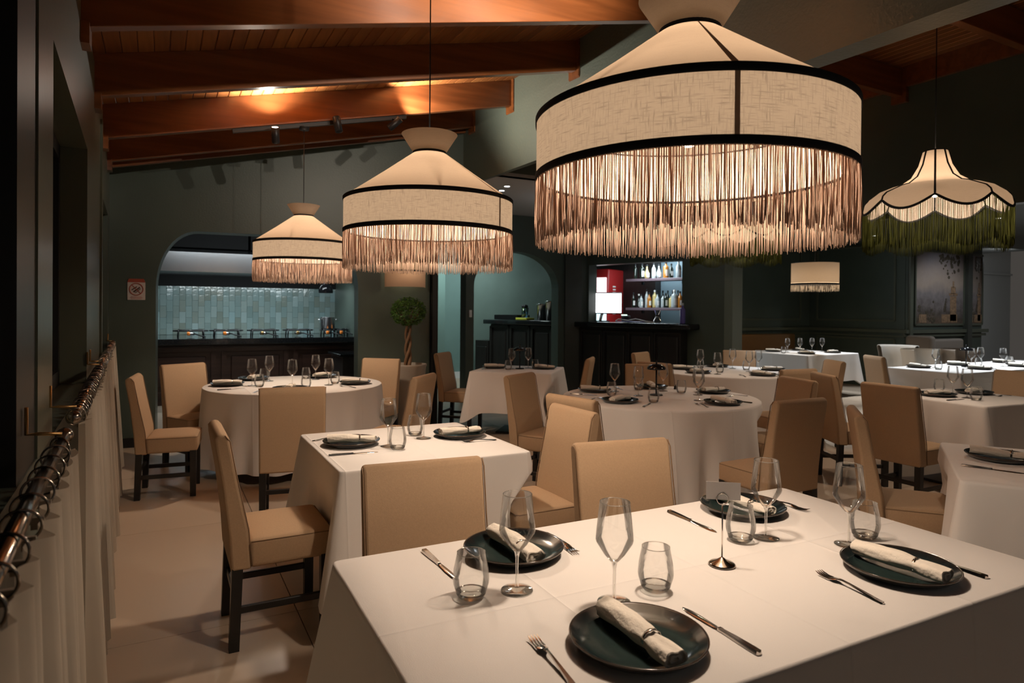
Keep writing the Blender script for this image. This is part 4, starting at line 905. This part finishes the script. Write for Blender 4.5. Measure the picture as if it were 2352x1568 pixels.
def round_outline(rad, n=240): return [((rad*math.cos(2*PI*i/n), rad*math.sin(2*PI*i/n)), (math.cos(2*PI*i/n), math.sin(2*PI*i/n)), 0) for i in range(n)]
def table_under(c, rz, a, b, lab, rnd=False):
    t = thing('dining_table', lab, 'table', (c[0], c[1], 0), rz, 'tables under the white cloths')
    if rnd: MB().lathe([(.001, .715), (a-.015, .715), (a-.012, .72), (a-.012, .745), (.001, .745)], 48).obj('tabletop', DARKW, t)
    else: MB().rbox((0, 0, .73), (2*a-.02, 2*b-.02, .03), .004, 1, smooth=False).obj('tabletop', DARKW, t)
    k = 2 if a > 2*b*.8 and not rnd else 1
    for q in range(k):
        x = 0 if k == 1 else (-a/2+a*q); MB().lathe([(.05, .0), (.045, .1), (.04, .6), (.06, .715)], 16, T_((x, 0, .02))).obj('pedestal', BLACKM, t); MB().rbox((x, 0, .012), (.46, .46, .022), .006, 1, smooth=False).obj('foot_plate', BLACKM, t)
TB = dict(T1=((1.336, 1.383), -.022, .906, .478), T2=((1.193, 3.383), -.007, .479, .479), T3=((1.146, 6.482), 0, .80, 0), T4=((3.87, 7.02), R(-41.5), .479, .479), T5=((3.72, 4.287), 0, .80, 0),
          T6=((6.10, 5.75), 0, .83, 0), T7=((10.2, 8.0), R(4), .75, .66), T8=((10.2, 4.85), 0, 1.72, .46), T9=((6.158, 3.181), -.083, .479, .479), T10=((3.706, 1.426), R(33), .479, .479))
NMS = dict(T1='long front table', T2='small square table', T3='round kitchen table', T4='slanted small table', T5='middle round table', T6='round table near the bar hatch', T7='alcove table', T8='long bright wall table', T9='square table under the tulip lamp', T10='table cut by the photo edge')
for n, (k, (c, rz, a, b)) in enumerate(TB.items()):
    lab = 'white tablecloth hanging over the '+NMS[k]
    if b == 0: drape('tablecloth', round_outline(a), c, rz, .66, lab, flare=.045, folds=(15, .042), dents=dents_for(c[0], c[1], 1.25), seed=n)
    else: drape('tablecloth', rect_outline(a, b), c, rz, .47, lab, flare=.035, folds=(9 if k != 'T1' else 13, .012), dents=dents_for(c[0], c[1], max(a, b)+.55), seed=n, drop=.12)
    table_under(c, rz, a, b, 'dark wooden table hidden under the cloth of the '+NMS[k], b == 0)

# ------------------------------------------------------------------ tableware
def wine_proto():
    t = thing('wine_glass', '', 'glass')
    bo_ = MB().lathe([(.004, .1005), (.012, .104), (.026, .120), (.0445, .149), (.0465, .156), (.0455, .172), (.0375, .247), (.0365, .2485), (.036, .247)], 36).obj('bowl', GLASS, t, fix=False)
    MB().lathe([(.0375, .2465), (.0378, .2482), (.0366, .2492), (.0356, .2482), (.0358, .2465)], 36).obj('rim', GLASSR, bo_)
    MB().lathe([(.0055, .008), (.0042, .02), (.0037, .05), (.0042, .085), (.0075, .0995), (.012, .104)], 16).obj('stem', GLASSR, t)
    MB().lathe([(.0005, .001), (.040, .001), (.0415, .002), (.040, .0032), (.02, .006), (.0055, .011)], 36).obj('foot', GLASSR, t)
    return t
def tumbler_proto():
    t = thing('tumbler', '', 'glass')
    bo_ = MB().lathe([(.030, .003), (.0385, .016), (.0445, .036), (.0455, .046), (.0435, .070), (.0352, .112)], 36).obj('body', GLASS, t, fix=False)
    MB().lathe([(.0345, .1108), (.0352, .1130), (.0362, .1130), (.0362, .1108)], 36).obj('rim', GLASSR, bo_)
    MB().lathe([(.0005, .001), (.030, .001), (.037, .010), (.0385, .016), (.032, .012), (.02, .0095), (.0005, .009)], 36).obj('base', GLASSR, t)
    return t
def plate_proto():
    o = MB().lathe([(.0005, .0045), (.085, .005), (.108, .0075), (.128, .015), (.1435, .026), (.1475, .0278), (.1485, .0265), (.146, .022), (.130, .008), (.105, .001), (.0005, .0006)], 72).obj('dinner_plate', PLATE)
    return o
def napkin_proto(seed):
    rnd = random.Random(seed); t = thing('rolled_napkin', '', 'napkin')      # long axis x, lies on z=0
    n = 28; m = 26; vs = []; fs = []; Ln = .245; lob = [.0, .5][seed % 2] if seed < 2 else .3
    for i in range(m+1):
        q = i/m; x = -Ln/2+Ln*q; w = 1+.10*math.sin(q*3+seed)-.18*math.exp(-((x-.045)/.02)**2); bi = max(0, (q-.35)/.65)
        zc = .021+.006*math.sin(q*4+seed)*q
        for k in range(n):
            a = 2*PI*k/n; ry, rz = .0265*w*(1+.20*bi), .0205*w*(1-.04*bi); dip = 1-.26*bi*math.exp(-((a-PI/2)/.38)**2)-.10*bi*math.exp(-((a-3*PI/2)/.4)**2)
            cr = .0012*math.sin(5*a+q*9+seed)+.0008*math.sin(9*a-q*14)
            vs.append((x+.003*math.sin(a*2+seed)*(1 if i in (0, m) else 0), (ry+cr)*math.cos(a)*dip**.3, max(.0012, zc+(rz+cr)*math.sin(a)*dip)))
    for i in range(m):
        for k in range(n): fs.append((i*n+k, i*n+(k+1) % n, (i+1)*n+(k+1) % n, (i+1)*n+k))
    mb = MB(); mb.add(vs, fs, True)
    for end, s in ((0, -1), (m, 1)):                                       # rolled ends: rings that step inwards
        base = [Vector(v) for v in vs[end*n:(end+1)*n]]; ctr = sum(base, Vector())/n; prev = base
        for sc, dp in ((.84, .001), (.80, -.006), (.56, -.006), (.52, .0), (.26, .0), (.22, -.005), (.02, -.005)):
            cur = [ctr+(b-ctr)*sc+Vector((s*dp, 0, 0)) for b in base]; o = len(mb.v); mb.v += [tuple(p) for p in prev]+[tuple(p) for p in cur]
            for k in range(n): mb.f.append([o+k, o+(k+1) % n, o+n+(k+1) % n, o+n+k]); mb.sm.append(True)
            prev = cur
    mb.obj('linen_roll', NAPK, t)
    pts = [(.045, .0245*math.cos(2*PI*i/24), .0215+.0205*math.sin(2*PI*i/24)) for i in range(24)]
    rg = MB(); vv = []; ff = []
    for dx in (-.004, .004):
        for p in pts: vv.append((p[0]+dx, p[1], p[2]))
    for i in range(24): ff.append((i, (i+1) % 24, 24+(i+1) % 24, 24+i))
    rg.add(vv, ff, True); o = rg.obj('napkin_ring', CHROME, t); md = o.modifiers.new('s', 'SOLIDIFY'); md.thickness = .0022
    return t
def ribbonbar(mb, pts):
    """flat bar: list of (x, half width, z, thickness)"""
    vs = []; fs = []
    for x, w, z, th in pts: vs += [(x, -w, z), (x, w, z), (x, w*.75, z+th), (x, -w*.75, z+th)]
    for i in range(len(pts)-1):
        a = 4*i; b = a+4; fs += [(a, a+1, b+1, b), (a+1, a+2, b+2, b+1), (a+2, a+3, b+3, b+2), (a+3, a, b, b+3)]
    e = 4*(len(pts)-1); fs += [(0, 3, 2, 1), (e, e+1, e+2, e+3)]; mb.add(vs, fs, True); return mb
CUT = mat('polished_cutlery_steel', (.62, .58, .54), .14, 1)
def fork_proto():
    t = thing('fork', '', 'fork')        # handle end at -x, tines at +x
    sharp(ribbonbar(MB(), [(-.100, .002, .001, .003), (-.097, .0065, .001, .0035), (-.08, .0068, .002, .0035), (-.04, .0048, .006, .0035), (.0, .0032, .010, .003), (.022, .003, .011, .003), (.034, .006, .010, .0025), (.043, .0115, .0075, .002), (.060, .0125, .004, .002)]).obj('handle', CUT, t), 50)
    for k in range(4): y = -.0103+.00687*k; sharp(ribbonbar(MB(), [(.059, .0022, .004, .002), (.075, .0021, .003, .002), (.092, .0019, .006, .0018), (.101, .0008, .0095, .001)]).obj('tine', CUT, t), 50).location = (0, y, 0)
    return t
def knife_proto():
    t = thing('knife', '', 'knife')
    sharp(ribbonbar(MB(), [(-.122, .003, .001, .005), (-.119, .0085, .001, .0075), (-.10, .0092, .001, .0075), (-.05, .0075, .001, .007), (-.015, .0055, .001, .006), (-.008, .0068, .001, .0065), (-.002, .006, .001, .006)]).obj('handle', CUT, t), 50)
    sharp(ribbonbar(MB(), [(-.004, .0045, .002, .002), (.01, .0075, .001, .0022), (.06, .0092, .001, .002), (.095, .0088, .001, .0016), (.112, .005, .001, .0012), (.120, .001, .001, .0008)]).obj('blade', CUT, t), 50)
    return t
wine = remember(wine_proto()); tumb = remember(tumbler_proto()); plt = remember(plate_proto()); naps = [remember(napkin_proto(k)) for k in range(3)]; frk = remember(fork_proto()); knf = remember(knife_proto())
TZ = .7525
SETS = {
 'T1': dict(plates=[(.925, 1.70, -88), (.91, 1.11, -92), (1.86, 1.69, -90), (1.81, 1.09, -85)], w=[(.81, 1.47), (.99, 1.30), (1.70, 1.45), (1.88, 1.29)], t=[(.69, 1.49), (1.13, 1.31), (1.61, 1.47), (1.99, 1.31)],
   f=[((1.10, 1.80), (1.085, 1.61)), ((.70, 1.04), (.72, 1.23)), ((2.035, 1.76), (2.06, 1.58)), ((1.575, .98), (1.60, 1.19))], k=[((.695, 1.84), (.70, 1.59)), ((1.11, .96), (1.12, 1.20)), ((1.61, 1.80), (1.60, 1.56)), ((1.98, .955), (1.99, 1.19))],
   s=['kitchen side, curtain end of the', 'camera side, curtain end of the', 'kitchen side, place card end of the', 'camera side, mural end of the']),
 'T2': dict(plates=[(.90, 3.46, -21), (1.51, 3.43, 4)], w=[(1.06, 3.33), (1.30, 3.45)], t=[(1.08, 3.24), (1.29, 3.56)], f=[((.735, 3.64), (.93, 3.67)), ((1.64, 3.23), (1.45, 3.25))], k=[((.735, 3.24), (.97, 3.22)), ((1.65, 3.63), (1.42, 3.61))], s=['curtain side of the', 'mural side of the']),
 'T3': dict(plates=[(.56, 6.60, -10), (.84, 7.03, 66), (1.02, 6.02, 71), (1.50, 6.98, 42), (1.66, 6.26, -24)], w=[(.76, 6.48), (.96, 6.83), (1.08, 6.26), (1.40, 6.80), (1.41, 6.26)], t=[(.81, 6.38), (1.18, 6.14), (1.33, 6.93), (.93, 6.98), (1.49, 6.35)],
   f=[((.70, 5.93), (.83, 6.10)), ((1.58, 5.93), (1.48, 6.10))], k=[((.45, 6.25), (.68, 6.31))], s=['curtain side of the', 'arch side, curtain half of the', 'camera side of the', 'arch side, planter half of the', 'planter side of the']),
 'T5': dict(plates=[(3.42, 4.80, -31), (3.20, 4.15, 23), (4.06, 4.78, -118), (4.33, 4.28, 3), (3.87, 3.72, -97)], w=[(3.58, 4.72), (3.58, 4.39), (4.0, 4.56), (4.09, 4.22), (3.84, 3.95)], t=[(3.39, 4.51), (3.43, 4.02), (4.05, 4.38), (3.85, 4.72)],
   f=[((3.02, 4.32), (3.20, 4.40)), ((3.62, 3.62), (3.68, 3.82)), ((4.42, 3.98), (4.24, 4.03))], k=[((3.12, 4.74), (3.28, 4.56)), ((3.20, 3.86), (3.37, 3.99)), ((3.78, 4.98), (3.72, 4.78)), ((4.11, 3.66), (4.07, 3.88))], s=['slanted table side of the', 'curtain side of the', 'bar side of the', 'mural side of the', 'camera side of the']),
 'T6': dict(plates=[(5.75, 6.20, -20), (5.55, 5.72, 4), (6.42, 6.28, 31), (6.02, 5.20, -84), (6.68, 5.62, -13)], w=[(5.90, 6.05), (5.65, 5.52), (6.40, 6.0), (6.25, 5.60), (6.52, 5.70)], t=[(6.05, 6.2), (5.83, 5.66), (6.40, 5.78)], f=[((5.70, 5.15), (5.80, 5.33))], k=[((6.22, 5.12), (6.28, 5.33))], s=['bar side of the', 'curtain side of the', 'alcove side of the', 'camera side of the', 'mural side of the']),
 'T7': dict(plates=[(9.85, 8.28, -51), (9.85, 7.58, -22), (10.62, 8.32, -115), (10.60, 7.62, 2)], w=[(9.95, 8.05), (10.22, 8.0), (10.52, 7.98), (10.72, 7.92)], t=[(9.64, 7.88)], f=[], k=[], s=['bench side, bar end of the', 'aisle side, bar end of the', 'bench side, mural end of the', 'aisle side, mural end of the']),
 'T8': dict(plates=[(8.85, 5.10, -99), (9.36, 4.62, -77), (9.80, 5.11, -72), (10.36, 4.62, -90), (10.95, 5.09, -76)], w=[(9.02, 4.98), (9.72, 4.90), (10.05, 4.95), (10.17, 4.73)], t=[(8.76, 4.80), (9.9, 4.9), (10.72, 4.9), (10.6, 4.86)], f=[], k=[((9.55, 4.52), (9.6, 4.74))], s=['wall side, near end of the', 'camera side, near end of the', 'wall side, second place of the', 'camera side, second place of the', 'wall side, third place of the']),
 'T9': dict(plates=[(5.97, 3.28, -9), (6.44, 3.22, 6)], w=[(6.23, 3.29), (6.05, 3.08)], t=[(6.33, 3.46), (5.97, 2.97)], f=[((6.59, 3.0), (6.40, 3.02))], k=[((5.72, 3.06), (5.95, 3.05))], s=['curtain side of the', 'mural side of the']),
 'T10': dict(plates=[(3.66, 1.71, -70)], w=[], t=[], f=[], k=[((3.34, 1.72), (3.43, 1.50))], s=['curtain side of the']),
 'T4': dict(plates=[(3.66, 7.26, -35), (4.18, 6.92, -49)], w=[(3.80, 7.07), (4.05, 7.10)], t=[(3.71, 6.99), (4.08, 6.98)], f=[((3.44, 7.14), (3.54, 7.24))], k=[], s=['planter side of the', 'bar side of the']),
}
def pair(pts, plates):
    """each glass or piece of cutlery goes with a setting of its own, the closest one free"""
    free = list(range(len(plates))); out = []
    for p in pts:
        j = min(free, key=lambda q: (plates[q][0]-p[0])**2+(plates[q][1]-p[1])**2); free.remove(j); out.append(j)
    return out
cnt = 0
for tk, S in SETS.items():
    nm = NMS[tk]
    for q, (x, y, a) in enumerate(S['plates']):
        seat = S['s'][q]+' '+nm
        place(plt, (x, y, TZ), random.uniform(0, 6), 'dark glazed plate, '+seat, 'plate', 'dark glazed plates', first)
        np_ = naps[cnt % 3]; cnt += 1; o = place(np_, (x, y, TZ+.0062 if tk != 'T1' else TZ+.006), R(a), 'rolled ivory napkin on plate, '+seat, 'napkin', 'rolled napkins', first)
        if tk == 'T1': o.rotation_euler = (0, [R(-3), R(-3), R(-2), R(-3)][q]*0, R(a))
        o.location.z = TZ+.0122
    for key, proto, nm2, cat, grp in (('w', wine, 'stemmed wine glass', 'wine glass', 'stemmed wine glasses'), ('t', tumb, 'stemless tumbler', 'tumbler', 'stemless tumblers')):
        for p, j in zip(S[key], pair(S[key], S['plates'])): place(proto, (p[0], p[1], TZ), random.uniform(0, 6), nm2+', '+S['s'][j]+' '+nm, cat, grp, first)
    for key, proto, nm2, half in (('f', frk, 'steel fork', .1), ('k', knf, 'steel knife', .12)):
        mids = [((a[0]+b[0])/2, (a[1]+b[1])/2) for a, b in S[key]]
        for (a, b), m, j in zip(S[key], mids, pair(mids, S['plates'])):
            place(proto, (m[0], m[1], TZ), math.atan2(b[1]-a[1], b[0]-a[0]), nm2+', '+S['s'][j]+' '+nm, nm2.split()[1], nm2.split()[1]+'s on the tables', first)
t = thing('card_holder', 'chrome table card holder with a blank white card on the long front table', 'card holder', (1.408, 1.352, TZ), R(-38))
MB().lathe([(.0005, .001), (.037, .001), (.038, .003), (.034, .007), (.015, .014), (.005, .022), (.0005, .024)], 36).obj('base', DCHROME, t)
MB().tube([(0, 0, .015), (0, 0, .172)], .0021, 8).obj('stem', CHROME, t)
for dy in (-.002, .002): MB().tube([(.0155*math.cos(2*PI*i/28), dy, .1875+.0155*math.sin(2*PI*i/28)) for i in range(28)], .0013, 6, True).obj('clip_ring', CHROME, t)
o = MB().box((.002, .0, .2105), (.094, .0007, .05)).obj('card', CARD, t)
def mushroom(x, y, lab):
    t = thing('table_lamp', lab, 'table lamp', (x, y, TZ), 0, 'small black mushroom table lamps')
    MB().lathe([(.0005, .001), (.055, .001), (.056, .006), (.05, .012), (.0005, .014)], 32).obj('base', BLACKP, t); MB().tube([(0, 0, .01), (0, 0, .235)], .0075, 12).obj('stem', BLACKP, t)
    MB().lathe([(.078, .222), (.080, .226), (.074, .243), (.052, .262), (.02, .270), (.0005, .271)], 32).obj('shade', DCHROME if False else mat_gloss, t); MB().lathe([(.008, .268), (.008, .30), (.0005, .302)], 10).obj('finial', BLACKP, t)
mat_gloss = mat('glossy_black_lacquer', (.008, .008, .009), .10)
mushroom(3.74, 4.35, 'black mushroom lamp on the middle round table'); mushroom(9.55, 4.88, 'black mushroom lamp on the long bright table'); mushroom(3.89, 7.03, 'black mushroom lamp on the slanted small table')
t = thing('pepper_shaker', 'tiny dark shaker behind the black lamp on the middle round table', 'shaker', (4.20, 4.62, TZ)); MB().lathe([(.0005, .001), (.016, .001), (.013, .018), (.016, .03), (.0005, .034)], 14).obj('shaker_body', BLACKP, t); MB().sphere((0, 0, .037), .007, 8, 6).obj('knob', CHROME, t)
